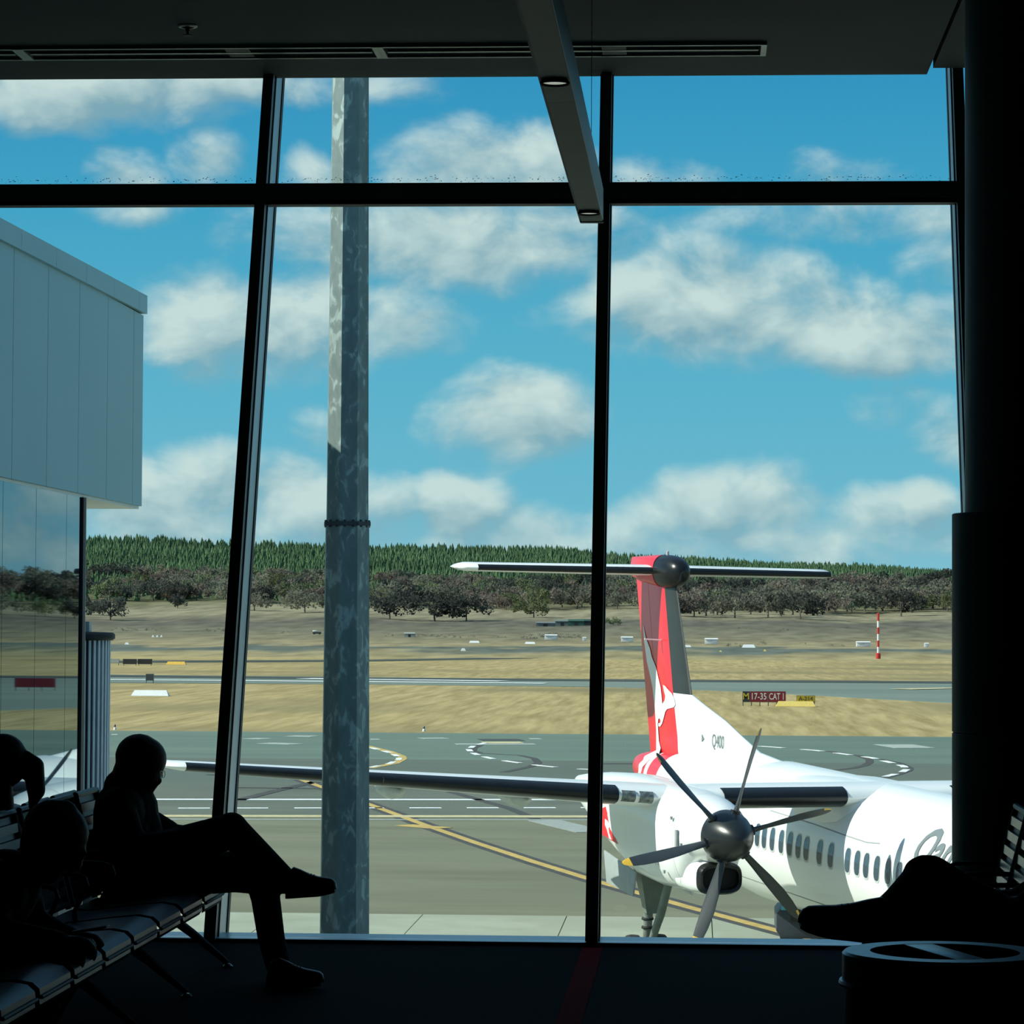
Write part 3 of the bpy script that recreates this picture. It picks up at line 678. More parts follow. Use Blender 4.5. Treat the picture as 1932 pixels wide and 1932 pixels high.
def far_mat():
    mt = bpy.data.materials.new('far_fields'); mt.use_nodes = True; nt = mt.node_tree; b = nt.nodes['Principled BSDF']; L = nt.links
    tc = nt.nodes.new('ShaderNodeTexCoord'); sp_ = nt.nodes.new('ShaderNodeSeparateXYZ'); L.new(tc.outputs['Object'], sp_.inputs[0])
    mp = nt.nodes.new('ShaderNodeMapping'); mp.inputs['Scale'].default_value = (.035, .012, .02); L.new(tc.outputs['Object'], mp.inputs[0])
    nz = nt.nodes.new('ShaderNodeTexNoise'); nz.inputs['Scale'].default_value = 1.0; nz.inputs['Detail'].default_value = 7; L.new(mp.outputs[0], nz.inputs['Vector'])
    ad = nt.nodes.new('ShaderNodeMath'); ad.operation = 'MULTIPLY_ADD'; ad.inputs[1].default_value = 190.0; L.new(nz.outputs['Fac'], ad.inputs[0]); L.new(sp_.outputs[1], ad.inputs[2])
    mr = nt.nodes.new('ShaderNodeMapRange'); mr.inputs[1].default_value = 695; mr.inputs[2].default_value = 1695; L.new(ad.outputs[0], mr.inputs[0])
    cr = nt.nodes.new('ShaderNodeValToRGB'); L.new(mr.outputs[0], cr.inputs[0]); e = cr.color_ramp.elements
    e[0].position = 0; e[0].color = (.36, .30, .16, 1); e[1].position = 1; e[1].color = (.07, .10, .045, 1)
    for p, c in ((.04, (.32, .27, .15)), (.075, (.13, .15, .125)), (.115, (.13, .15, .125)), (.13, (.33, .275, .16)), (.22, (.24, .21, .13)), (.30, (.20, .185, .125)), (.38, (.17, .155, .11)), (.46, (.13, .12, .095)), (.53, (.24, .215, .14)), (.62, (.30, .265, .17)), (.75, (.13, .13, .07))):
        k = e.new(p); k.color = (*c, 1)
    n3 = nt.nodes.new('ShaderNodeTexNoise'); n3.inputs['Scale'].default_value = 1.0; n3.inputs['Detail'].default_value = 8; m3 = nt.nodes.new('ShaderNodeMapping'); m3.inputs['Scale'].default_value = (.16, .03, .02); L.new(tc.outputs['Object'], m3.inputs[0]); L.new(m3.outputs[0], n3.inputs['Vector'])
    mv = nt.nodes.new('ShaderNodeMapRange'); mv.inputs[1].default_value = .3; mv.inputs[2].default_value = .7; mv.inputs[3].default_value = .62; mv.inputs[4].default_value = 1.12; L.new(n3.outputs['Fac'], mv.inputs[0])
    hv = nt.nodes.new('ShaderNodeHueSaturation'); L.new(mv.outputs[0], hv.inputs['Value']); L.new(cr.outputs[0], hv.inputs['Color'])
    L.new(hv.outputs[0], b.inputs['Base Color']); b.inputs['Roughness'].default_value = 1; b.inputs['Specular IOR Level'].default_value = .05
    return mt
hills = tag(mesh('hills', vv, ff, far_mat(), smooth=True), kind='structure')
# ------------------------------------------------------------------ vegetation
def leaf_mat(name, c1, c2, objrand=.22):
    mt = pm(name, c1, .9, var=.2, scale=1.2, col2=c2, spec=.05, objrand=objrand, detail=2)
    nt = mt.node_tree; b = nt.nodes['Principled BSDF']; o = nt.nodes['Material Output']           # thin leaves let light through
    tl_ = nt.nodes.new('ShaderNodeBsdfTranslucent'); nt.links.new(b.inputs['Base Color'].links[0].from_socket, tl_.inputs[0])
    mx = nt.nodes.new('ShaderNodeMixShader'); mx.inputs[0].default_value = .45; nt.links.new(b.outputs[0], mx.inputs[1]); nt.links.new(tl_.outputs[0], mx.inputs[2]); nt.links.new(mx.outputs[0], o.inputs[0])
    return mt
M_leaf = [leaf_mat('gum_leaf_grey', (0.133, 0.137, 0.103), (0.289, 0.281, 0.211)), leaf_mat('gum_leaf_brown', (0.155, 0.126, 0.104), (0.296, 0.245, 0.200)), leaf_mat('gum_leaf_dark', (0.052, 0.060, 0.055), (0.116, 0.123, 0.099)), leaf_mat('gum_leaf_green', (0.106, 0.134, 0.068), (0.243, 0.266, 0.137))]
M_rust = leaf_mat('rust_leaf', (0.187, 0.093, 0.060), (0.323, 0.170, 0.102)); M_wattle = leaf_mat('wattle_leaf', (0.195, 0.195, 0.045), (0.390, 0.360, 0.090))
M_bark = pm('gum_bark', (.16, .14, .12), .9, var=.3, scale=2)
def crown_mesh(name, seed, wide, flat, nblob, nleaf, mt, gap=0.0):
    """one crown of unit height: leaf sprays on clustered blobs"""
    g = np.random.default_rng(seed); v = []; f = []
    bl = []
    for k in range(nblob):
        a = g.uniform(0, 2*math.pi); rr = wide*.5*math.sqrt(g.uniform(0.02, 1))
        z = .26 + .56*g.uniform(0, 1)*(1-.60*(rr/(wide*.5))**2)
        bl.append((rr*math.cos(a), rr*math.sin(a), z, g.uniform(.12, .20)*(1+.25*wide)))
    for _ in range(nleaf):
        b = bl[g.integers(len(bl))]; d = g.normal(size=3); d /= np.linalg.norm(d); d[2] = d[2]*flat
        c = np.array(b[:3]) + d*b[3]*g.uniform(.55, 1.0)
        s = g.uniform(.022, .055); u = g.normal(size=3); u /= np.linalg.norm(u); w = np.cross(u, g.normal(size=3)); w /= np.linalg.norm(w)
        n = len(v); v += [c-u*s, c+w*s*.8, c+u*s, c-w*s*.8]; f.append((n, n+1, n+2, n+3))
    me = bpy.data.meshes.new(name); me.from_pydata([tuple(map(float, p)) for p in v], [], f); me.materials.append(mt); me.update(); return me
def trunk_mesh(name, seed, wide):
    g = np.random.default_rng(seed); mb = MB()
    mb.tube([(0, 0, 0), (.01, .0, .2), (.0, .01, .45)], [.03, .022, .014], 6)
    for k in range(4):
        a = g.uniform(0, 6.28); mb.tube([(0, 0, .18+.05*k), (math.cos(a)*wide*.2, math.sin(a)*wide*.2, .42+.04*k), (math.cos(a)*wide*.36, math.sin(a)*wide*.36, .60+.04*k)], [.014, .010, .005], 5)
    me = bpy.data.meshes.new(name); me.from_pydata(mb.v, [], mb.f); me.materials.append(M_bark); me.update(); return me
CROWNS = [[crown_mesh('crown_%d%d' % (i, j), 10*i+j, 1.25+.25*j, .85, 15+3*j, 1250, M_leaf[i]) for j in range(3)] for i in range(4)]
TRUNKS = [trunk_mesh('trunk_%d' % j, j, 1.1+.2*j) for j in range(3)]
X_rust = crown_mesh('crown_rust', 77, 1.3, .8, 12, 700, M_rust); X_wat = crown_mesh('crown_wattle', 78, 2.2, .6, 14, 700, M_wattle)
def tree(name, p, h, crown, trunk, label, group=None, rz=None, wide=1.0):
    t = empty(name, (float(p[0]), float(p[1]), float(p[2])-.15), (0, 0, random.uniform(0, 6.28) if rz is None else rz)); t.scale = (h*wide, h*wide, h)
    tag(t, label, 'tree', group)
    link('crown', crown, t); link('trunk', trunk, t)
    return t
def px_h(px_, p): return px_*p[1]/FPX
def belt_low(px):     # foot of the belt in pixels
    pts = [(100, 1130), (300, 1130), (480, 1134), (700, 1140), (900, 1146), (1000, 1146), (1200, 1146), (1280, 1163), (1450, 1163), (1600, 1154), (1780, 1150), (2700, 1150)]
    for (a, ya), (b, yb) in zip(pts[:-1], pts[1:]):
        if a <= px <= b: return ya+(yb-ya)*(px-a)/(b-a)
    return pts[-1][1]
LB = ['grey-green gum tree', 'brownish thin gum tree', 'dark dense gum tree', 'greener gum tree']
ROWN = ['back row of the belt', 'middle row of the belt', 'front row of the belt']
ZONES = [(150, 'seen only in the mirror glazing'), (280, 'beside the mirror-glass corner'), (430, 'left of the raking mullion'), (610, 'between raking mullion and mast'), (700, 'hidden behind the mast'), (860, 'just right of the mast'), (1000, 'below the left tailplane tip'), (1130, 'left of the middle mullion'), (1290, 'behind the tail fin'), (1420, 'just right of the tail fin'), (1530, 'above the red holding sign'), (1640, 'left of the banded mast'), (1800, 'between banded mast and column')]
def zone(px):
    for e_, t_ in ZONES:
        if px < e_: return t_
    return 'seen only in the mirror glazing'
for row, (dy, step, hmin, hmax) in enumerate(((-30, 23, 34, 46), (-14, 24, 36, 50), (0, 26, 38, 56))):
    px = 95 + row*9
    while px < 2700:
        in_view = 150 < px < 1800
        low = belt_low(px) + dy + random.uniform(-4, 4)
        if px > 1250: hm = 1.25
        else: hm = 1.0
        i = random.choices([0, 1, 2, 3], [4, 4, 3, 2])[0]
        p = terr(px, low); h = px_h(random.uniform(hmin, hmax)*hm, p); j = random.randrange(3)
        tree('gum_tree', p, h, CROWNS[i][j], TRUNKS[j], '%s, %s, %s' % (LB[i], ROWN[row], zone(px)), '%s %s, %s' % (LB[i], ROWN[row], zone(px)))
        px += step*random.uniform(.75, 1.3)*(1 if in_view else 2.0)
# trees that stand out
solo = [(208, 1170, 52, 2, 1, 1.1, 'black-green spreading tree alone at the left foot of the hill'), (172, 1160, 44, 2, 0, 1.0, 'dark tree half behind the mirror-glass corner'),
        (335, 1148, 36, 2, 0, .75, 'dark slender tree under the rust-coloured crown'), (575, 1156, 54, 0, 2, 1.1, 'grey spreading gum left of the mast on the pasture'), (480, 1152, 44, 0, 1, 1.0, 'grey gum just right of the raking mullion'),
        (735, 1168, 66, 2, 2, 1.0, 'tall dark gum just right of the mast'), (820, 1172, 66, 2, 2, 1.1, 'broad black clump of gum right of the tall dark gum'), (880, 1172, 58, 2, 1, 1.0, 'dark gum at the right end of the black clump'),
        (1007, 1165, 42, 3, 1, 1.15, 'lone green gum standing in the open pasture'), (955, 1150, 30, 1, 0, .9, 'pale bare-limbed tree left of the lone green gum'), (1395, 1128, 36, 1, 0, 1.0, 'pale branching tree above the tailplane tip shadow'),
        (1700, 1163, 60, 2, 1, 1.1, 'big dark round gum near the column'), (1510, 1168, 64, 2, 2, .9, 'dark gum in the middle of the right belt'), (1158, 1180, 18, 3, 1, 1.4, 'low round shrub beside the green sheds')]
for px, py, hp, i, j, wd, lb in solo:
    p = terr(px, py); tree('gum_tree', p, px_h(hp, p), CROWNS[i][j], TRUNKS[j], lb, wide=wd)
p = terr(333, 1134); tree('autumn_tree', p, px_h(36, p), X_rust, TRUNKS[0], 'rust-brown rounded tree behind the dark slender tree')
p = terr(1430-0, 1120); tree('autumn_tree', terr(1098, 1146), px_h(34, p), X_rust, TRUNKS[1], 'reddish tree left of the tail fin in the belt')
p = terr(195, 1118); tree('wattle_tree', p, px_h(18, p), X_wat, TRUNKS[2], 'low yellow flowering wattle at the left edge of the hill', wide=1.4)

# shrubs along the perimeter
SHR = crown_mesh('shrub_crown', 91, 1.9, .6, 8, 160, M_leaf[2])
for px, py, hp in ((222, 1190, 10), (245, 1190, 11), (285, 1190, 9), (392, 1192, 10), (415, 1192, 12), (540, 1195, 7), (735, 1200, 7), (793, 1201, 9), (815, 1201, 9), (832, 1202, 9), (850, 1203, 8), (862, 1204, 7), (890, 1202, 7), (935, 1203, 5), (950, 1203, 5), (1000, 1205, 14), (1020, 1205, 16), (1042, 1202, 15), (1065, 1204, 14), (1085, 1203, 11), (1385, 1220, 12), (1400, 1219, 8), (1440, 1216, 11), (1400, 1186, 6), (1480, 1190, 7), (1600, 1186, 6), (1570, 1219, 6), (1590, 1220, 6), (1515, 1215, 5)):
    p = terr(px, py); s = link('shrub', SHR, None, tuple(p)); h = px_h(hp, p); s.scale = (h*1.5, h*1.5, h); s.rotation_euler = (0, 0, random.uniform(0, 6)); s.location.z -= h*.3
    tag(s, 'low dark perimeter shrub, %s, %s' % (zone(px), 'tallest of its patch' if hp > 13 else 'lower than knee-high sheds' if False else ('nearer the field' if py > 1203 else 'nearer the hill')), 'shrub', 'perimeter shrubs ' + zone(px))

# pine plantation
M_pine = pm('pine_needles', (.055, .098, .050), .95, var=.3, scale=.012, col2=(.105, .170, .082), spec=.03, detail=3, coords='Object')
def pine_v(h, r, n=5, g=None):
    v = []; f = []
    for z0, z1, rr in ((.10, .62, 1.0), (.42, 1.0, .68)):
        k = len(v); a0 = g.uniform(0, 6.28) if g is not None else 0
        v += [(rr*r*math.cos(a0+2*math.pi*i/n), rr*r*math.sin(a0+2*math.pi*i/n), z0*h) for i in range(n)] + [(0, 0, z1*h)]
        f += [(k+i, k+(i+1) % n, k+n) for i in range(n)]
    return v, f
g = np.random.default_rng(3)
cand = []
for k in range(5, 8):
    A = ROWS[k][0]; B = ROWS[k+1][0]
    dens = {5: 2400, 6: 6500, 7: 12500}[k]
    for _ in range(dens):
        t = g.uniform(0, 1); Yq = A+(B-A)*t; Xq = g.uniform(-.255, .30)*Yq
        px = 1314 + Xq/Yq*FPX
        p = terr_at(px, k, t)
        if k == 5 and t < .35: continue
        cand.append((p, px, Yq))
vis = [c for c in cand if 160 < c[1] < 1790]
vis.sort(key=lambda c: c[2]); near = vis[:300]; nearset = set(id(c) for c in near)
PINES = []
for s in range(4):
    v, f = pine_v(1.0, .24, 7, np.random.default_rng(s)); v.append((0, 0, 0))
    me = bpy.data.meshes.new('pine_%d' % s); me.from_pydata(v, [], f); me.materials.append(pm('pine_needles_front', (.058, .100, .052), .95, var=.2, scale=1.5, col2=(.102, .165, .078), spec=.03, objrand=.25, detail=2)); me.update(); PINES.append(me)
for i, (p, px, Yq) in enumerate(near):
    o = link('pine_tree', PINES[i % 4], None, (p[0], p[1], p[2]-.3)); h = g.uniform(5, 8); o.scale = (h, h, h)
    tag(o, 'young pine at the lower edge of the plantation, ' + zone(px), 'tree', 'pines at the foot of the plantation ' + zone(px))
V = []; Fc = []
for c in cand:
    if id(c) in nearset: continue
    p, px, Yq = c; h = g.uniform(4.8, 7.6); v, f = pine_v(h, h*.27, 5, g); n = len(V)
    V += [(p[0]+a, p[1]+b, p[2]-.4+z) for a, b, z in v]; Fc += [tuple(i+n for i in q) for q in f]
pf = mesh('pine_forest', V, Fc, M_pine); tag(pf, 'dense green pine plantation covering the hill behind the airfield', 'forest', kind='stuff')

# ------------------------------------------------------------------ airfield furniture
M_mw = pm('marker_white', (.80, .80, .78), .6, var=.05); M_my = pm('marker_yellow', (.70, .52, .14), .6, var=.08); M_gal = pm('sign_grey', (.16, .18, .18), .6, var=.1)
def gable(px0, px1, py, hp, mt, label, name='gable_marker', grp=None):
    """low gable-shaped runway strip marker"""
    A = terr(px0, py) if py < 1240 else onZ(px0, py, GZ-.16); B = terr(px1, py) if py < 1240 else onZ(px1, py, GZ-.16)
    L = float(np.linalg.norm(B-A)); H = px_h(hp, A); D = max(.5, L*.3)
    c = (A+B)/2
    o = empty(name, tuple(c)); tag(o, label, 'marker', grp)
    MB().hexa([(-L/2, -D/2, 0), (L/2, -D/2, 0), (L/2, D/2, 0), (-L/2, D/2, 0)], [(-L/2+H*.5, -.06, H), (L/2-H*.5, -.06, H), (L/2-H*.5, .06, H), (-L/2+H*.5, .06, H)]).build('body', mt, o)
    MB().box((-L*.5, -D*.52, -.03), (L*.5, D*.52, .03)).build('skid', mt, o)
    return o
gable(248, 320, 1313, 11, M_mw, 'large white gable marker on the dry grass at the left')
gable(314, 351, 1254, 6, pm('marker_orange', (.75, .45, .07), .6), 'orange-yellow gable marker beyond the left taxiway')
gable(1465, 1537, 1333, 10, M_my, 'long yellow gable marker in front of the guidance signs')
wm = [(1028, 1051, 1208, 11, 'white box cabin left of the middle mullion on the far strip'), (1172, 1194, 1212, 11, 'white box cabin right of the middle mullion on the far strip'), (1330, 1354, 1216, 12, 'white box cabin right of the tail fin on the far strip'), (1616, 1641, 1221, 11, 'white box cabin left of the red and white mast'), (1744, 1752, 1222, 9, 'small white box near the column on the far strip'), (1099, 1106, 1210, 8, 'small white post box left of the middle mullion')]
for a, b, y, hp, lb in wm:
    A = terr(a, y); B = terr(b, y); c = (A+B)/2; L = float(np.linalg.norm(B-A)); H = px_h(hp, c)
    o = empty('equipment_cabin', tuple(c)); tag(o, lb, 'cabin')
    MB().box((-L/2, -L*.3, .1), (L/2, L*.3, H*.85)).build('body', M_mw, o, bevel=.06)
    MB().hexa([(-L*.53, -L*.34, H*.85), (L*.53, -L*.34, H*.85), (L*.53, L*.34, H*.85), (-L*.53, L*.34, H*.85)], [(-L*.5, -.1, H), (L*.5, -.1, H), (L*.5, .1, H), (-L*.5, .1, H)]).build('roof', M_mw, o)
    MB().box((-L*.08, -L*.31, .1), (L*.08, -L*.29, H*.6)).build('door', pm('cabin_door', (.62, .62, .60), .6), o)
fl = [(885, 905, 1213, 4, 'flat white marker on the far strip right of the mast'), (990, 1010, 1215, 4, 'flat white marker left of the middle mullion'), (1288, 1304, 1221, 4, 'flat white marker just right of the tail fin boot'), (1400, 1425, 1222, 6, 'flat white marker midway along the right far strip'), (869, 879, 1228, 5, 'small white cone marker below the far strip'), (235, 244, 1216, 4, 'small white marker by the slatted screen'), (286, 291, 1202, 4, 'tiny white marker, left of a row of three'), (294, 299, 1202, 4, 'tiny white marker, middle of a row of three'), (302, 307, 1202, 4, 'tiny white marker, right of a row of three')]
for a, b, y, hp, lb in fl: gable(a, b, y, hp, M_mw, lb)
gable(1440, 1446, 1229, 4, M_my, 'tiny yellow marker on the right far strip')
gable(1357, 1362, 1230, 3, M_my, 'tiny yellow marker left of the other tiny yellow one')

def sign(px0, px1, ytop, ybot, yfoot, panels, label, legs=5, name='guidance_sign', face_mat=None, at=None):
    A = onZ(px0, yfoot, GZ-.16); B = onZ(px1, yfoot, GZ-.16)
    if at is not None: A, B = at
    L = float(np.linalg.norm(B-A)); c = (A+B)/2; s = A[1]/FPX; h0 = (yfoot-ybot)*s; h1 = (yfoot-ytop)*s
    o = empty(name, tuple(c)); tag(o, label, 'sign')
    MB().box((-L/2, -.12, h0), (L/2, .12, h1)).build('housing', M_gal, o, bevel=.02)
    x = -L/2
    for frac, mt, txt, tm in panels:
        w = L*frac
        MB().box((x+.03, -.15, h0+.04), (x+w-.03, -.12, h1-.04)).build('panel', mt, o)
        if txt: text_mesh('lettering', txt, (h1-h0)*.82, tm, o, axes((x+w/2, -.157, (h0+h1)/2), (1, 0, 0), (0, 0, 1)), bold=.010, fit=w*.80)
        x += w
    for k in range(legs): MB().box((-L/2+L*(k+.08)/(legs-.84)-.04, -.04, 0), (-L/2+L*(k+.08)/(legs-.84)+.04, .04, h0)).build('leg', M_gal, o)
    return o
M_sr = pm('sign_red', (.22, .012, .022), .45, var=.05); M_sb = pm('sign_black', (.03, .03, .03), .5); M_sy = pm('sign_yellow', (.50, .36, .02), .45, var=.05)
M_tw = pm('letter_white', (.72, .70, .66), .5, var=.02); M_ty = pm('letter_yellow', (.62, .48, .05), .5, var=.02); M_tk = pm('letter_dark', (.10, .08, .03), .5, var=.02)
sign(1402, 1481, 1304, 1325, 1332, [(.165, M_sb, 'M', M_ty), (.42, M_sr, '17-35', M_tw), (.415, M_sr, 'CAT 1', M_tw)], 'red runway holding sign reading M 17-35 CAT 1', 6)
sign(1503, 1537, 1312, 1325, 1333, [(1.0, M_sy, 'A-214', M_tk)], 'yellow taxiway sign behind the long yellow marker', 3)
q = np.array([52.0, 300.0, GZ-.16]); q2 = np.array([56.2, 300.0, GZ-.16])
sign(0, 0, 1294, 1312, 1319, [(.5, M_sr, '', None), (.5, M_sr, '', None)], 'red sign seen only as a reflection in the mirror glazing', 4, at=(q, q2))
sign(232, 258, 1243, 1253, 1256, [(1.0, M_sb, '', None)], 'left of two black sign backs beyond the left taxiway', 2)
sign(260, 287, 1243, 1253, 1256, [(1.0, M_sb, '', None)], 'right of two black sign backs beyond the left taxiway', 2)
sign(204, 225, 1243, 1251, 1255, [(1.0, pm('sign_pale', (.45, .47, .45), .6), '', None)], 'pale grey sign left of the black sign backs', 2)
sign(275, 290, 1271, 1284, 1289, [(1.0, pm('sign_dgrey', (.06, .07, .07), .6), '', None)], 'small dark grey cabinet on legs by the left taxiway', 2)
# red and white lattice mast
def rw_mast():
    b = terr(1655, 1243); s = b[1]/FPX; o = empty('banded_mast', tuple(b)); tag(o, 'thin red and white banded mast on a red base', 'mast')
    H = 83*s; rm = pm('mast_red', (.55, .03, .02), .5, var=.05)
    MB().lathe([(.45*s*10, 0), (.45*s*10, 10*s), (.2*s*10, 11*s)], n=12).build('base', rm, o)
    z = 10*s
    for k in range(6):
        z2 = z+(H-10*s)/6; MB().lathe([(2.1*s, z), (2.1*s, z2)], n=8).build('band', (M_mw, rm)[k % 2], o); z = z2
    MB().lathe([(2.6*s, H), (2.6*s, H+2*s), (.5*s, H+3*s)], n=8).build('lamp_or_highlight', rm, o)
rw_mast()
# sheds
def shed(px0, px1, py, hp, mt, label):
    A = terr(px0, py); B = terr(px1, py); c = (A+B)/2; L = float(np.linalg.norm(B-A)); H = px_h(hp, c)
    o = empty('farm_shed', tuple(c)); tag(o, label, 'shed')
    MB().box((-L/2, -L*.25, -.3), (L/2, L*.25, H*.75)).build('wall', mt, o)
    MB().prism([(-L*.28, H*.73), (L*.28, H*.73), (0, H)], 'x', -L*.52, L*.52).build('roof', mt, o)
    MB().box((-L*.12, -L*.255, 0), (L*.12, -L*.245, H*.55)).build('door', M_sb, o)
shed(1014, 1045, 1182, 9, pm('shed_grey', (.16, .18, .18), .7), 'low grey shed left of the green sheds')
shed(1048, 1074, 1181, 12, pm('shed_greygreen', (.14, .17, .15), .7), 'grey-green shed in the middle of the shed row')
shed(1076, 1098, 1181, 13, pm('shed_green', (.04, .10, .075), .7), 'green shed right of the middle of the row')
shed(1099, 1119, 1180, 12, pm('shed_dgreen', (.03, .07, .06), .7), 'dark green shed at the right end of the row')
shed(763, 783, 1202, 9, pm('shed_pale', (.32, .33, .31), .7), 'pale low shed right of the mast on the perimeter')
# parked vehicle, edge lights
c = terr(598, 1197); v_ = empty('parked_vehicle', tuple(c)); tag(v_, 'tiny dark vehicle with pale front on the perimeter left of the mast', 'vehicle'); s = c[1]/FPX
MB().box((-8*s, -3*s, 1.5*s), (8*s, 3*s, 5*s)).build('body', pm('car_dark', (.05, .05, .05), .4), v_, bevel=.1)
MB().box((-8.2*s, -2.4*s, 4.5*s), (0, 2.4*s, 8*s)).build('cab', M_mw, v_, bevel=.15)
for sx_ in (-5, 5): MB().lathe([(1.7*s, -3.1*s), (1.7*s, 3.1*s)], (sx_*s, 0, 1.7*s), n=12, axis='y').build('wheel', M_sb, v_)
for px, py, lb in ((217, 1377, 'small edge light on the grass verge at the left'), (800, 1380, 'small edge light on the grass verge right of the mast')):
    c = onZ(px, py, GZ-.16); s = c[1]/FPX; o = empty('edge_light', tuple(c)); tag(o, lb, 'light')
    MB().lathe([(3.2*s, 0), (2.6*s, 4*s), (1.4*s, 5*s)], n=12).build('base', M_mw, o); MB().lathe([(1.5*s, 5*s), (1.7*s, 8*s), (.6*s, 10.5*s)], n=10).build('lamp_or_highlight', pm('blue_lens', (.03, .05, .12), .2), o)
# ------------------------------------------------------------------ turboprop airliner
TH, PTA = R(19.79), R(1.84)
UG = -4.6
_F = np.array([math.sin(TH), -math.cos(TH)]); _Rv = np.array([-math.cos(TH), -math.sin(TH)])
_o = np.array([0.552, 55.22]) + _F*UG + _Rv*(-4.35)
AC = empty('airliner', (float(_o[0]), float(_o[1]), GZ))
AC.rotation_euler = Matrix(((math.cos(R(-90)+TH), -math.sin(R(-90)+TH), 0), (math.sin(R(-90)+TH), math.cos(R(-90)+TH), 0), (0, 0, 1))).to_4x4().to_3x3().to_euler()
AC.rotation_euler = (Matrix.Rotation(R(-90)+TH, 3, 'Z') @ Matrix.Rotation(PTA, 3, 'Y')).to_euler()
tag(AC, 'white twin-propeller airliner with red tail fin parked on the apron', 'aircraft')
MW_AC = Matrix.Translation(AC.location) @ AC.rotation_euler.to_matrix().to_4x4()
def Lc(u, v, w): return (u-UG, -v, w)          # u forward of the propeller disc, v to starboard, w up
def ac_px(u, v, w):
    q = np.array(MW_AC @ Vector(Lc(u, v, w))) - np.array([0, 0, CAM_H]); z = q@FW
    return np.array([966+FPX*(q@RT)/z, 966-FPX*(q@UP)/z])
def uw(px, py, v, u=-8., w=3.5):
    """u, w on the plane v that the photo shows at a pixel"""
    for _ in range(25):
        p = ac_px(u, v, w); e_ = np.array([px, py])-p
        J = np.array([(ac_px(u+.01, v, w)-p)/.01, (ac_px(u, v, w+.01)-p)/.01]).T
        d = np.linalg.solve(J, e_); u += d[0]; w += d[1]
    return u, w
M_acw = pm('aircraft_white', (.84, .85, .83), .28, var=.025, scale=.8, coat=.3)
M_acr = pm('aircraft_red', (.74, .018, .028), .3, var=.05, scale=.6, coat=.25)
M_boot = pm('deice_boot', (.009, .010, .011), .30, var=.2, scale=4, spec=.35)
M_bootg = pm('fin_boot', (.032, .034, .030), .28, var=.1, scale=3)
M_spin = pm('spinner_dark', (.014, .017, .018), .30, .0, var=.1, scale=4, spec=.4)
M_blade = pm('blade_dark', (.030, .036, .040), .42, var=.1, scale=3)
M_tip = pm('blade_tip_yellow', (.72, .42, .04), .45, var=.05)
M_acg = pm('aircraft_grey', (.33, .36, .36), .5, var=.06)
M_line = pm('panel_line', (.30, .32, .32), .6, var=.05)
M_win = pm('cabin_glass', (.045, .075, .105), .08, var=.2, scale=.6, spec=.8)
M_winf = pm('window_frame_grey', (.50, .53, .53), .5)
M_ink = pm('lettering_grey', (.16, .19, .20), .5, var=.03)

# fuselage
ZC, RX, RZ = 2.44, 1.345, 1.48
ST = [(10.9, 1.85, .05, .06), (10.6, 1.88, .35, .33), (10.0, 1.95, .66, .62), (9.2, 2.06, .93, .92), (8.2, 2.2, 1.16, 1.18), (7.0, 2.31, 1.30, 1.34), (6.0, ZC, RX, RZ)] + \
     [(6.0-.75*k, ZC, RX, RZ) for k in range(1, 20)] + [(-9.5, 2.40, 1.31, 1.36), (-10.8, 2.50, 1.22, 1.25), (-12.2, 2.63, 1.07, 1.08), (-13.6, 2.77, .88, .90), (-14.6, 2.86, .74, .76), (-15.1, 2.90, .67, .69), (-15.6, 2.94, .60, .62), (-15.95, 2.97, .55, .57), (-16.6, 3.02, .47, .49), (-17.1, 3.06, .38, .40), (-17.55, 3.09, .28, .30), (-17.8, 3.11, .18, .19), (-17.9, 3.12, .06, .06)]
NF = 56
def fus_ring(u, zc, rx, rz): return [Lc(u, rx*math.sin(2*math.pi*k/NF), zc+rz*math.cos(2*math.pi*k/NF)) for k in range(NF)]
fb = MB()
rings = [fus_ring(*s) for s in ST]
n = NF; v_ = [p for r_ in rings for p in r_]; f_ = []; mi_ = []
for k in range(len(rings)-1):
    um = (ST[k][0]+ST[k+1][0])/2
    for i in range(n):
        j = (i+1) % n; f_.append((k*n+i, k*n+j, (k+1)*n+j, (k+1)*n+i))
        red = um < -14.6 and not (-15.95 < um < -15.6) and um > -17.5
        mi_.append(1 if red else 0)
f_.append(tuple(reversed(range(n)))); f_.append(tuple((len(rings)-1)*n+i for i in range(n))); mi_ += [0, 0]
fus = mesh('fuselage', v_, f_, [M_acw, M_acr], AC, True, mi_)
def fus_v(w, off=.0, u=0.): return (RX+off)*math.sqrt(max(0.0, 1-((w-ZC)/RZ)**2))
# cabin windows: rounded panes set in frames, laid on the hull
def hull_patch(name, u0, w0, hu, hw, mt, par, off, n=18, pw=3.0, v_sign=1, thick=.012):
    pts = []
    for k in range(n):
        a = 2*math.pi*k/n; c, s = math.cos(a), math.sin(a)
        du = hu*math.copysign(abs(c)**(2/pw), c); dw = hw*math.copysign(abs(s)**(2/pw), s)
        pts.append((u0+du, w0+dw))
    top = [Lc(u, v_sign*fus_v(w, off), w) for u, w in pts]; bot = [Lc(u, v_sign*fus_v(w, off-thick), w) for u, w in pts]
    mid = [Lc(u0+(u-u0)*.5, v_sign*fus_v(w0+(w-w0)*.5, off), w0+(w-w0)*.5) for u, w in pts]
    v = top+bot+mid+[Lc(u0, v_sign*fus_v(w0, off), w0)]; f = []
    for i in range(n):
        j = (i+1) % n; f += [(i, j, n+j, n+i), (i, 2*n+i, 2*n+j, j), (2*n+i, 3*n, 2*n+j)]
    return mesh(name, v, f, mt, par, False)
WZ = 2.56
wpx = [1430, 1443, 1458, 1475, 1491, 1507, 1522, 1547, 1568, 1600, 1618, 1635, 1655, 1676, 1697, 1719, 1741]
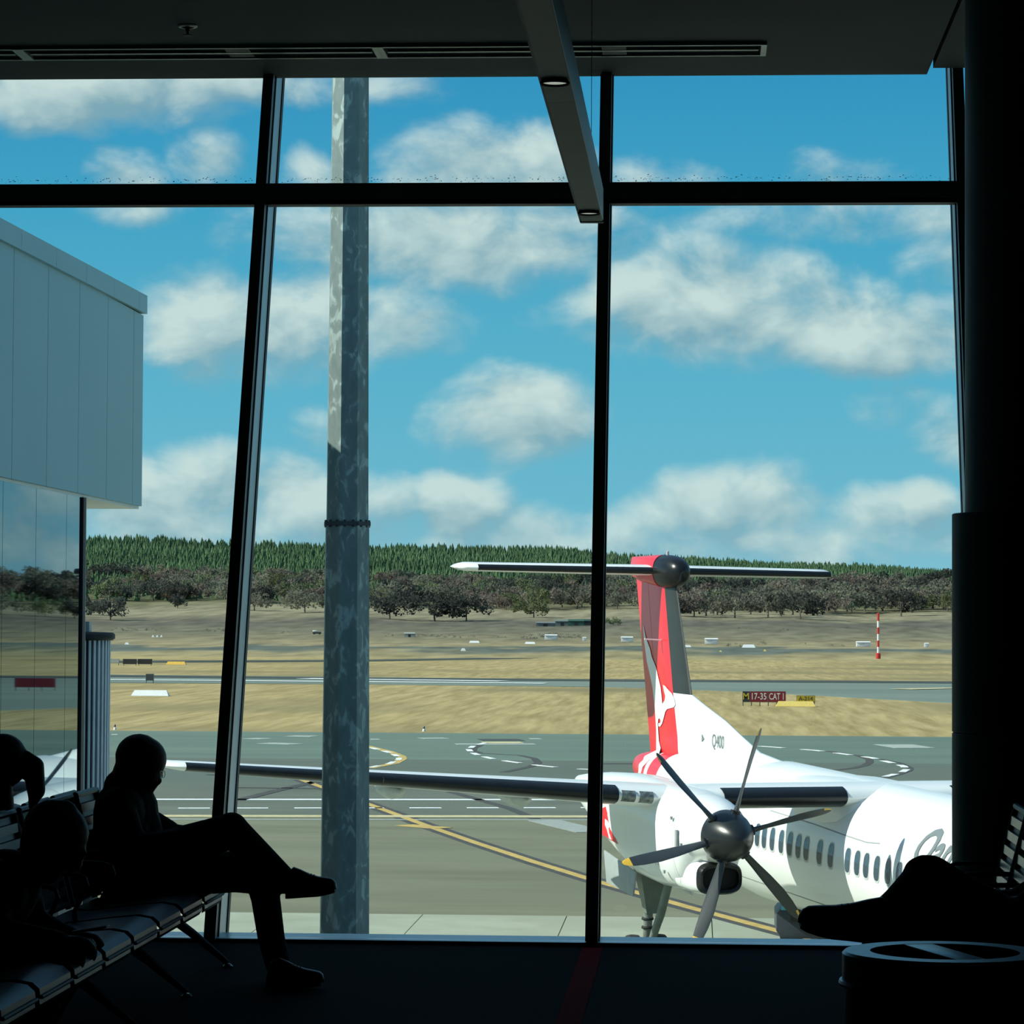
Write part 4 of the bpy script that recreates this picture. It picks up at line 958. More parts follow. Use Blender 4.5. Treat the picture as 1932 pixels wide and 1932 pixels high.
us = [uw(px_, 1573+(px_-1430)*.305, 1.33, -4., WZ)[0] for px_ in wpx]
us = [us[0]-.80*k for k in range(7, 0, -1)] + us + [us[-1]+.78*k for k in range(1, 6)]
for k, u0 in enumerate(us):
    fr_ = hull_patch('cabin_window', u0, WZ, .155, .265, M_winf, fus, .004)
    hull_patch('pane', u0, WZ+.01, .125, .230, M_win, fr_, .009)
for k, u0 in enumerate(us[::2]):
    hull_patch('cabin_window', u0, WZ, .155, .265, M_win, fus, .004, v_sign=-1)
# seam lines on the hull
def hull_line(name, pts, wd, mt, off=.005, nseg=30):
    out = []
    for (u0, w0), (u1, w1) in zip(pts[:-1], pts[1:]):
        for t in np.linspace(0, 1, nseg)[:-1]: out.append((u0+(u1-u0)*t, w0+(w1-w0)*t))
    out.append(pts[-1]); v = []; f = []
    for u, w in out: v += [Lc(u, fus_v(w-wd/2, off), w-wd/2), Lc(u, fus_v(w+wd/2, off), w+wd/2)]
    for i in range(len(out)-1): f.append((2*i, 2*i+2, 2*i+3, 2*i+1))
    return mesh(name, v, f, mt, fus)
hull_line('fairing_seam', [(-6.0, 3.10), (-3.6, 3.06), (-1.8, 3.00), (-.9, 2.98), (-.3, 3.02)], .022, M_line)
hull_line('belly_seam', [(-9.0, 1.55), (-5.0, 1.50), (-3.0, 1.48)], .02, M_line)
# name on the hull
def hull_text(body, u0, w0, size, mt, shear):
    o = text_mesh('lettering', body, size, mt, fus, Matrix.Identity(4), shear=shear, extrude=0, bold=0.0)
    bm = bmesh.new(); bm.from_mesh(o.data)
    bmesh.ops.triangulate(bm, faces=bm.faces)
    for _ in range(2):
        lg = [e for e in bm.edges if abs(e.verts[0].co.y-e.verts[1].co.y) > .12]
        if lg: bmesh.ops.subdivide_edges(bm, edges=lg, cuts=1); bmesh.ops.triangulate(bm, faces=bm.faces)
    xs_ = min(v.co.x for v in bm.verts)
    g0 = list(bm.verts)+list(bm.edges)+list(bm.faces); lay = {}
    for k_, (dx_, dy_) in enumerate(((.022, 0), (-.022, 0), (0, .022), (0, -.022))):       # heavier stroke
        for el in bmesh.ops.duplicate(bm, geom=g0)['geom']:
            if isinstance(el, bmesh.types.BMVert): el.co.x += dx_; el.co.y += dy_; lay[el] = .001*(k_+1)
    for v in bm.verts:
        u = u0 + (v.co.x-xs_); w = w0+v.co.y; v.co = Vector(Lc(u, fus_v(w, .012+lay.get(v, 0)), w))
    bm.to_mesh(o.data); bm.free()
uq, wq = uw(1730, 1600, 1.2, 1.5, 2.9)
hull_text('QantasLink', uq+.03, wq+.02, .92, M_ink, .38)

# aerofoil sections
def foil(c, t, n=12, upper_to=1.0, x_from=0.0):
    xs = [.5*(1-math.cos(math.pi*k/n)) for k in range(n+1)]
    th = lambda x: 5*t*(.2969*math.sqrt(x)-.126*x-.3516*x*x+.2843*x**3-.1036*x**4)
    cam_ = lambda x: .012*4*x*(1-x)
    up = [(x*c, (cam_(x)+th(x))*c) for x in xs]; lo = [(x*c, (cam_(x)-th(x))*c) for x in xs]
    return list(reversed(up)) + lo[1:-1]
def wing_sec(v, off=0.0):
    """leading edge u, height, chord, relative thickness of the starboard half-wing at v"""
    a = abs(v)
    if a <= 4.4: return (-2.15, 3.70, 2.95, .165)
    t = (a-4.4)/(14.2-4.4)
    return (-2.15-1.10*t, 3.70+.64*t, 2.95-1.65*t, .165-.030*t)
def wing_ring(v, sgn, grow=0.0, scale=1.0):
    ul, z, c, t = wing_sec(v); c *= scale
    return [Lc(ul+grow - x*(1+grow/c*0) , sgn*v, z + zz*(1+grow*3) + x*math.tan(R(-3.0))) for x, zz in foil(c, t*scale**.3)]
for sgn in (1, -1):
    vs = [0, .8, 1.6, 2.6, 3.6, 4.4, 5.6, 7.2, 9, 11, 12.8, 13.75]
    rg = [wing_ring(v, sgn) for v in vs]
    # rounded wing tip
    for v, s in ((13.95, .88), (14.1, .66), (14.19, .30)):
        ul, z, c, t = wing_sec(v); c2 = c*s
        rg.append([Lc(ul-(c-c2)*.55-x, sgn*v, z+zz*.9-.012) for x, zz in foil(c2, t)])
    wing = MB().loft(rg).build('wing', M_acw, AC, smooth='auto')
    # rubber boots along the leading edge
    def boot(v0, v1, k=8, nm='deice_boot'):
        rr = []
        for v in np.linspace(v0, v1, k):
            ul, z, c, t = wing_sec(v); th = lambda x: 5*t*(.2969*math.sqrt(x)-.126*x-.3516*x*x)
            xs_u = [.095, .065, .04, .020, .008, .002, 0]; xs_l = [.002, .008, .02, .04, .07, .11]
            pr = [(x*c, (.048*x+th(x))*c+.008) for x in xs_u] + [(x*c, (.048*x-th(x))*c-.008) for x in xs_l]
            outer = [(max(x-.010, -.010), zz) for x, zz in pr]; inner = [(x+.03, zz*.86) for x, zz in reversed(pr)]
            rr.append([Lc(ul-x, sgn*v, z+zz-x*math.tan(R(3.0))) for x, zz in outer+inner])
        return MB().loft(rr).build(nm, M_boot, wing, smooth='auto')
    boot(1.12, 3.62, 6); boot(5.68, 10.1); boot(10.11, 13.72)
    if sgn == 1:
        for va, vb in ((5.02, 5.28), (5.36, 5.62)):
            rr = []
            for v in np.linspace(va, vb, 3):
                ul, z, c, t = wing_sec(v); th = lambda x: 5*t*(.2969*math.sqrt(x)-.126*x-.3516*x*x)
                pr = [(x*c-.012, (.12*x+th(x))*c+.006) for x in (.02, .008, .002, 0)] + [(x*c-.012, (.12*x-th(x))*c-.006) for x in (.002, .01, .03, .055)]
                rr.append([Lc(ul-x, v, z+zz) for x, zz in pr] + [Lc(ul-x-.05, v, z+zz*.8) for x, zz in reversed(pr)])
            MB().loft(rr).build('landing_light', pm('lamp_glass', (.16, .18, .17), .12, .2, var=.5, scale=12), wing, smooth='auto')
    # flap track fairings
    for v in (7.2, 9.65):
        ul, z, c, t = wing_sec(v)
        MB().loft([[Lc(ul-c*fr-.02, sgn*v+.24*rr_*math.cos(a), z-.27+.17*rr_*math.sin(a)) for a in np.linspace(0, 2*math.pi, 13)[:-1]] for fr, rr_ in ((.30, .1), (.42, .75), (.6, 1), (.85, .8), (1.12, .25), (1.2, .04))]).build('flap_fairing', pm('fairing_grey', (.50, .52, .50), .5), wing, smooth='auto')
# centre-section fairing blending wing and hull
fr_s = [(-1.5, .10, 3.70), (-1.8, .62, 3.73), (-2.2, 1.02, 3.78), (-2.6, 1.15, 3.84), (-3.2, 1.2, 3.90), (-4.6, 1.2, 3.90), (-5.6, 1.02, 3.86), (-6.6, .7, 3.82), (-7.4, .2, 3.75)]
MB().loft([[Lc(u, hw*math.copysign(abs(math.cos(a))**.6, math.cos(a)), 3.2+(zt-3.2)*math.copysign(abs(math.sin(a))**.7, math.sin(a)) if math.sin(a) > 0 else 3.2+.6*math.sin(a)) for a in np.linspace(0, 2*math.pi, 29)[:-1]] for u, hw, zt in fr_s]).build('wing_fairing', M_acw, AC, smooth='auto')

# nacelles, intakes, propellers, main gear
def sup(u, vc, hw, zt, zb, p=2.5, n=36):
    zc = (zt+zb)/2; hh = (zt-zb)/2; out = []
    for k in range(n):
        a = 2*math.pi*k/n; c, s = math.cos(a), math.sin(a)
        out.append(Lc(u, vc+hw*math.copysign(abs(c)**(2/p), c), zc+hh*math.copysign(abs(s)**(2/p), s)))
    return out
VH, HZ = 4.35, 3.226; PHI = R(15.89)
def blade_mesh():
    st = [(.36, .13, .13, 72), (.50, .17, .10, 70), (.75, .24, .060, 66), (1.05, .29, .042, 61), (1.4, .30, .030, 56), (1.7, .265, .022, 52), (1.86, .225, .018, 50), (1.90, .21, .017, 50), (1.98, .16, .013, 49), (2.04, .09, .009, 48), (2.06, .03, .005, 48)]
    rings_ = []
    for r_, c, t, pt in st:
        p = R(pt); d = np.array([math.sin(p), math.cos(p)]); nn = np.array([math.cos(p), -math.sin(p)]); ring = []   # (forward, rotation direction)
        sw = -.10*max(0, (r_-1.2))**1.5
        for k in range(12):
            a = 2*math.pi*k/12; q = d*(c/2*math.cos(a)+sw) + nn*(t/2*math.sin(a)); ring.append((q[0], q[1], r_))
        rings_.append(ring)
    return rings_, st
BR, BST = blade_mesh()
def nacelle(sgn):
    vc = sgn*VH
    nst = [(-.16, .47, HZ+.47, HZ-.47, 2.0), (-.35, .53, HZ+.54, HZ-.52, 2.05), (-.62, .585, HZ+.60, 2.68, 2.15), (-.80, .615, HZ+.63, 2.52, 2.3), (-1.05, .645, HZ+.66, 2.16, 2.5), (-1.6, .67, HZ+.70, 2.06, 2.7), (-2.6, .68, HZ+.72, 2.02, 2.9), (-3.8, .68, HZ+.74, 2.06, 2.9), (-4.6, .67, HZ+.74, 2.25, 2.9), (-5.6, .63, HZ+.70, 2.50, 2.8), (-6.8, .54, HZ+.62, 2.80, 2.6), (-8.0, .38, HZ+.50, 3.08, 2.4), (-8.8, .16, HZ+.40, 3.32, 2.2)]
    nac = MB().loft([sup(u, vc, hw, zt, zb, p) for u, hw, zt, zb, p in nst]).build('nacelle', M_acw, AC, smooth='auto')
    # chin intake
    def rt(u, hw, zt, zb): return sup(u, vc, hw, zt, zb, 3.2, 36)
    zt, zb = 2.70, 2.13
    MB().loft([rt(-.46, .437, zt+.018, zb-.018), rt(-.40, .43, zt+.01, zb-.01), rt(-.31, .40, zt-.03, zb+.03), rt(-.34, .35, zt-.08, zb+.08), rt(-.60, .33, zt-.1, zb+.1)], cap=False).build('intake_lip', M_boot, nac, smooth='auto')
    MB().loft([rt(-.45, .34, zt-.09, zb+.09), rt(-.48, .34, zt-.09, zb+.09)]).build('intake_throat', M_dark, nac)
    MB().loft([rt(-.455, .435, zt+.012, zb-.012), rt(-.8, .47, zt+.06, zb-.05), rt(-1.4, .52, zt+.1, zb-.04)]).build('intake_cowl', M_acw, nac, smooth='auto')
    # small panel details
    if sgn == 1:
        for u, w, a, b in ((-.95, 3.10, .05, .16), (-1.25, 3.45, .03, .03), (-.70, 3.0, .04, .04), (-2.0, 2.55, .04, .05), (-1.6, 2.42, .03, .03)):
            hw = .66
            MB().box(Lc(u+a, vc+hw+.015, w-b), Lc(u-a, vc+hw-.02, w+b)).build('vent', M_acg, nac)
        for u in (-1.15, -2.05):
            rr = [[(p[0]*1.0, (p[1]+vc)*1.004-vc, (p[2]-HZ)*1.004+HZ) for p in sup(uu, vc, .662, HZ+.68, 2.08, 2.6)] for uu in (u, u-.012)]
            MB().loft(rr, cap=False).build('panel_seam', M_line, nac)
        # red flash with small emblem on the rear of the nacelle
        vs_ = vc+.64; tri = [uw(1143, 1522, vs_, -6, 3.), uw(1166, 1592, vs_, -6, 3.), uw(1143, 1578, vs_, -6, 2.6), uw(1128, 1570, vs_, -7, 2.7), uw(1128, 1530, vs_, -7, 3.)]
        MB().loft([[Lc(u, vs_+.012, w) for u, w in tri], [Lc(u, vs_-.05, w) for u, w in tri]]).build('red_flash', M_acr, nac)
        kg = [uw(x_, y_, vs_, -6, 3.) for x_, y_ in ((1143, 1545), (1147, 1548), (1153, 1560), (1150, 1562), (1151, 1572), (1155, 1584), (1151, 1582), (1147, 1566), (1143, 1556))]
        MB().loft([[Lc(u, vs_+.02, w) for u, w in kg], [Lc(u, vs_+.005, w) for u, w in kg]]).build('flash_emblem', M_acw, nac)
    # propeller
    prof = [(0.0, .74), (.07, .725), (.15, .67), (.24, .57), (.33, .42), (.405, .25), (.455, .08), (.475, -.05), (.475, -.15), (.44, -.16), (0, -.16)]
    pr = MB().lathe(list(prof), Lc(0, vc, HZ), n=40, axis='x').build('propeller', M_spin, AC, smooth='auto')
    for k in range(6):
        a = PHI + k*math.pi/3; mb = MB()
        # local: forward x, rotation direction along starboard for the top blade; image right is port
        def place(p): 
            f, s, r_ = p; v = vc + s*math.cos(a) - r_*math.sin(a); w = HZ + r_*math.cos(a) + s*math.sin(a); return Lc(f+.05, v, w)
        rr = [[place(p) for p in ring] for ring in BR]
        mb.loft(rr); nr = len(rr[0]); mi = [0]*len(mb.f)
        for fi in range(len(mb.f)):
            if fi//nr >= 7 and fi < nr*(len(rr)-1) and (k in (3, 4) or (fi % nr) in (0, 1, 10, 11)): mi[fi] = 1
        mi[-1] = 1; mb.m = mi
        mb.build('blade', [M_blade, M_tip], pr, smooth='auto')
        MB().lathe([(.10, .34), (.10, .485), (.085, .49)], n=14).build('blade_cuff', M_boot, pr, smooth='auto').data.transform(Matrix.Translation(Lc(.03, vc, HZ)) @ Matrix.Rotation(-a, 4, 'X').inverted() if False else Matrix.Translation(Lc(.03, vc, HZ)) @ Matrix.Rotation(-a, 4, 'X'))
    # main gear
    M_gear = pm('gear_grey', (.20, .23, .20), .5, .2, var=.15, scale=4); M_tyr = pm('tyre_rubber', (.02, .02, .02), .8, var=.2, scale=8)
    gu = -4.48
    lg = MB().tube([Lc(gu+.25, vc, 2.35), Lc(gu+.12, vc, 1.5), Lc(gu, vc, .42)], [.10, .095, .08], 14).build('main_gear', M_gear, AC, smooth='auto')
    MB().tube([Lc(gu+1.25, vc-.05, 2.2), Lc(gu+.75, vc-.03, 1.35), Lc(gu+.12, vc, .55)], [.085, .085, .065], 12).build('drag_strut', M_gear, lg, smooth='auto')
    MB().hexa([Lc(gu+.30, vc-.10, 1.30), Lc(gu+.10, vc-.10, 1.30), Lc(gu+.10, vc+.10, 1.30), Lc(gu+.30, vc+.10, 1.30)], [Lc(gu+.55, vc-.34, 2.25), Lc(gu+.10, vc-.34, 2.25), Lc(gu+.10, vc+.34, 2.25), Lc(gu+.55, vc+.34, 2.25)]).build('yoke', M_gear, lg)
    for zz in (1.15, .98, .72): MB().lathe([(.115, 0), (.125, .02), (.115, .05)], Lc(gu+.06, vc, zz), n=14).build('collar', M_tyr, lg, smooth='auto')
    MB().tube([Lc(gu, vc-.36, .43), Lc(gu, vc+.36, .43)], .06, 10).build('axle', M_gear, lg)
    for dv in (-.27, .27):
        wl = MB().lathe([(.20, -.13), (.37, -.13), (.42, -.10), (.43, -.03), (.43, .03), (.42, .10), (.37, .13), (.20, .13)], Lc(gu, vc+dv, .43), n=32, axis='y').build('wheel', M_tyr, lg, smooth='auto')
        MB().lathe([(.06, -.135), (.20, -.12), (.20, .12), (.06, .135)], Lc(gu, vc+dv, .43), n=24, axis='y').build('hub', pm('wheel_hub', (.4, .42, .4), .4, .3), wl, smooth='auto')
    for s in (-1, 1):
        MB().hexa([Lc(gu+.95, vc+s*.62, 1.72), Lc(gu-.75, vc+s*.60, 1.80), Lc(gu-.75, vc+s*.56, 1.80), Lc(gu+.95, vc+s*.58, 1.72)], [Lc(gu+1.05, vc+s*.60, 2.20), Lc(gu-.95, vc+s*.60, 2.42), Lc(gu-.95, vc+s*.56, 2.42), Lc(gu+1.05, vc+s*.56, 2.20)]).build('gear_door', M_acg if s > 0 else M_acw, lg, bevel=.02)
nacelle(1); nacelle(-1)
# nose gear
ng = MB().tube([Lc(9.3, 0, 1.3), Lc(9.45, 0, .3)], .07, 10).build('nose_gear', pm('gear_grey', (.20, .23, .20)), AC, smooth='auto')
for dv in (-.2, .2): MB().lathe([(.1, -.08), (.26, -.08), (.28, 0), (.26, .08), (.1, .08)], Lc(9.45, dv, -.02), n=24, axis='y').build('wheel', MATS['tyre_rubber'], ng, smooth='auto')

# fin with dorsal fillet
FL = [(2.7, -6.5, -17.2, .20), (3.3, -6.0, -17.25, .20), (3.72, -6.2, -17.3, .19), (3.86, -8.0, -17.32, .175), (3.98, -9.76, -17.35, .165), (4.25, -10.85, -17.4, .16), (4.53, -11.92, -17.45, .155), (4.80, -13.3, -17.52, .15), (4.99, -14.18, -17.57, .145), (5.4, -14.38, -17.68, .14), (6.0, -14.66, -17.82, .13), (6.6, -14.94, -17.98, .12), (7.2, -15.22, -18.12, .11), (7.75, -15.48, -18.25, .10)]
def fin_lev(w):
    for a, b in zip(FL[:-1], FL[1:]):
        if a[0] <= w <= b[0]:
            t = (w-a[0])/(b[0]-a[0]); return tuple(a[i]+(b[i]-a[i])*t for i in range(1, 4))
    return FL[0][1:] if w < FL[0][0] else FL[-1][1:]
# trailing edge read off the photo
def te_fix():
    a = uw(1224, 1414, .05, -17, 3.6); b = uw(1198, 1097, .05, -18, 7.5)
    return lambda w: a[0]+(b[0]-a[0])*(w-a[1])/(b[1]-a[1])
TE = te_fix()
def fin_half(u, w):
    le, _, T = fin_lev(w); te = TE(w)
    return T*min(1.0, max(0, (le-u)/.9)**.5)*min(1.0, max(0.02, (u-te)/1.9)**.8)
def red_b(w): return -15.05+(w-4.94)*(-.95/2.66) if w > 4.94 else -15.05+(w-4.94)*(-.57/1.38)
lv = [l[0] for l in FL]
def fin_surface(name, ufrom, uto, ncol, mt, par, w0=2.7, w1=7.75, grow=0.0, sel=None):
    ws = [w for w in lv if w0 < w < w1]; ws = [w0]+ws+[w1]; rr = []
    for w in ws:
        a, b = ufrom(w), uto(w); us_ = [a+(b-a)*((k/ncol)**1.6 if ufrom is LEf else k/ncol) for k in range(ncol+1)]
        rr.append([Lc(u, fin_half(u, w)+grow, w) for u in us_] + [Lc(u, -fin_half(u, w)-grow, w) for u in reversed(us_)])
    return MB().loft(rr).build(name, mt, par, smooth='auto')
LEf = lambda w: fin_lev(w)[0]
hinge = lambda w: TE(w)+1.02
fin = fin_surface('tail_fin', red_b, hinge, 5, M_acr, AC, 3.3)
fin_surface('dorsal_fin', LEf, red_b, 12, M_acw, fin, 2.7, 4.985)
fin_surface('fin_boot', LEf, red_b, 9, M_bootg, fin, 4.99, 7.75)
fin_surface('rudder', lambda w: hinge(w)-.02, TE, 5, M_acr, fin, 3.35, 7.7)
# emblem: leaping kangaroo in white
KP = [(115,640),(140,740),(182,830),(200,900),(240,980),(262,1060),(285,1140),(297,1220),(303,1280),(326,1252),(333,1215),(320,1180),(308,1125),(330,1135),(355,1165),(385,1195),(408,1245),(416,1288),(402,1308),(350,1322),(332,1345),(315,1400),(300,1440),(280,1465),(263,1460),(262,1437),(278,1436),(286,1418),(276,1398),(262,1402),(257,1440),(260,1500),(270,1580),(290,1640),(312,1690),(285,1735),(262,1790),(240,1868),(205,1865),(213,1770),(216,1700),(240,1655),(240,1560),(238,1500),(235,1440),(225,1300),(205,1150),(175,1030),(150,940),(125,780)]
def fin_decal(name, pts, mt, off=.014):
    P2 = [uw(1180+x_/4.295, 1030+y_/4.295, .13, -16, 5) for x_, y_ in pts]
    tri = tessellate_polygon([[Vector((u, w, 0)) for u, w in P2]])
    bm = bmesh.new(); vs_ = [bm.verts.new((u, w, 0)) for u, w in P2]
    for t in tri:
        try: bm.faces.new([vs_[i] for i in t])
        except ValueError: pass
    for _ in range(3):
        lg = [e for e in bm.edges if e.calc_length() > .35]
        if lg: bmesh.ops.subdivide_edges(bm, edges=lg, cuts=1); bmesh.ops.triangulate(bm, faces=bm.faces)
    for v in bm.verts:
        u, w = v.co.x, v.co.y
        h = max(fin_half(u, w), fus_tail(u, w))
        v.co = Vector(Lc(u, h+off, w))
    me = bpy.data.meshes.new(name); bm.to_mesh(me); bm.free(); me.materials.append(mt)
    return link(name, me, fin)
def fus_tail(u, w):
    for a, b in zip(ST[:-1], ST[1:]):
        if b[0] <= u <= a[0]:
            t = (u-a[0])/(b[0]-a[0]); zc, rx, rz = (a[i]+(b[i]-a[i])*t for i in (1, 2, 3)); q = 1-((w-zc)/rz)**2
            return rx*math.sqrt(q) if q > 0 else 0
    return 0
fin_decal('kangaroo_emblem', KP, M_acw)
def fin_text(body, px, py, size, mt):
    u, w = uw(px, py, .14, -12, 4); o = text_mesh('lettering', body, size, mt, fin, Matrix.Identity(4), extrude=0, xscale=.8)
    for v in o.data.vertices:
        uu = u+v.co.x; ww = w+v.co.y; v.co = Vector(Lc(uu, max(fin_half(uu, ww), fus_tail(uu, ww))+.014, ww))
fin_text('Q400', 1357, 1400, .42, M_ink)
u_, w_ = uw(1329, 1393, .14, -13, 4)
MB().prism([(0, 0), (.14, .07), (.0, .16)], 'y', -(fin_half(u_, w_)+.02), -(fin_half(u_, w_)-.02)).build('static_port', M_ink, fin).data.transform(Matrix.Translation((u_-UG-.07, 0, w_-.08)))
gp = [uw(x_, y_, .35, -15, 3.3) for x_, y_ in ((1245, 1440), (1262, 1437), (1268, 1430), (1254, 1452), (1240, 1450))]
MB().tube([Lc(-16.0, fin_half(-16.0, 6.1), 6.18), Lc(-16.0, .55, 6.2)], .02, 6).build('vortex_probe', M_acw, fin)

# T-tail: bullet and tailplane
zs = 7.80; usr = -15.9
bl = [(-14.88, .03, 7.86, 7.80), (-14.95, .16, 7.98, 7.60), (-15.1, .25, 8.08, 7.50), (-15.4, .31, 8.16, 7.42), (-15.8, .33, 8.19, 7.40), (-16.15, .32, 8.19, 7.42)]
MB().loft([sup(u, 0, hw, zt, zb, 2.2, 28) for u, hw, zt, zb in bl]).build('tail_bullet', M_boot, AC, smooth='auto')
tb = [(-16.15, .325, 8.195, 7.415), (-16.8, .31, 8.18, 7.46), (-17.6, .24, 8.15, 7.52), (-18.45, .10, 8.12, 7.62), (-18.62, .03, 8.11, 7.70)]
MB().loft([sup(u, 0, hw, zt, zb, 2.4, 28) for u, hw, zt, zb in tb]).build('bullet_fairing', M_acr, AC, smooth='auto')
MB().lathe([(.035, 0), (.03, .10), (.0, .13)], Lc(-16.0, 0, 8.17), n=10).build('beacon', pm('beacon_lens', (.6, .5, .5), .3), AC, smooth='auto')
tl = uw(868, 1070, 4.63, -17, 7.8); tr_ = uw(1578, 1085, -4.63, -17, 7.8)
ut_ = (tl[0]+tr_[0])/2; zt_ = (tl[1]+tr_[1])/2
for sgn in (1, -1):
    zte, ute = (tl if sgn == 1 else tr_)[1], (tl if sgn == 1 else tr_)[0]
    def tsec(v):
        t = v/4.63; return (-16.0+(ute+.02+16.0)*t, zs+(zte-zs)*t, 1.75-.30*t)
    def tring(v, s=1.0):
        ul, z, c = tsec(v); return [Lc(ul-(c*(1-s))*.4-x, sgn*v, z+zz) for x, zz in foil(c*s, .15*s**.5)]
    tp = MB().loft([tring(v) for v in (0, 1, 2, 3, 4.1, 4.42)] + [tring(4.55, .8), tring(4.63, .35)]).build('tailplane', M_acw, AC, smooth='auto')
    rr = []
    for v in np.linspace(.26, 4.22 if sgn == 1 else 4.48, 8):
        ul, z, c = tsec(v); th = lambda x: 5*.15*(.2969*math.sqrt(x)-.126*x-.3516*x*x)
        xs_u = [.05, .03, .012, .003, 0]; xs_l = [.003, .012, .03, .05]
        pr = [(x*c-.010, (.12*x+th(x))*c+.004) for x in xs_u] + [(x*c-.010, (.12*x-th(x))*c-.004) for x in xs_l]
        rr.append([Lc(ul-x, sgn*v, z+zz) for x, zz in pr] + [Lc(ul-x-.03, sgn*v, z+zz*.8) for x, zz in reversed(pr)])
    MB().loft(rr).build('tailplane_boot', M_boot, tp, smooth='auto')
MB().hexa([Lc(0, 0, 0)]*4, [Lc(0, 0, .001)]*4) if False else None

# ground power unit standing by the aircraft nose side
def gpu():
    A = onZ(1465, 1792, GZ); B = onZ(1625, 1792, GZ); s = A[1]/FPX
    L = (B[0]-A[0]); H = 92*s
    o = empty('ground_power_unit', (float(A[0])+L/2, float(A[1])+1, GZ)); tag(o, 'dark blue-grey ground power cart on the apron below the aircraft', 'cart')
    mt = pm('cart_paint', (.045, .055, .075), .45, var=.1, scale=2)
    pf_ = [(-L/2, .38), (-L/2+.10, .22), (L/2, .22), (L/2, H), (-L/2+.25, H), (-L/2, H-.30)]
    MB().prism(pf_, 'y', -.8, .9).build('body', mt, o, bevel=.03)
    MB().box((-L/2+.3, -.82, H*.55), (L/2-.1, -.80, H*.8)).build('grille', M_sb, o)
    MB().box((-L/2+.1, -.83, H-.22), (-L/2+.42, -.80, H-.14)).build('lamp_or_highlight', pm('cart_highlight', (.1, .45, .6), .3), o)  # blue-cyan highlight on the cart front, painted as a small plate
    for x_ in (-L*.32, L*.32):
        for y_ in (-.7, .75): MB().lathe([(.08, -.08), (.24, -.08), (.25, 0), (.24, .08), (.08, .08)], (x_, y_, .25), n=20, axis='y').build('wheel', M_sb, o, smooth='auto')
gpu()
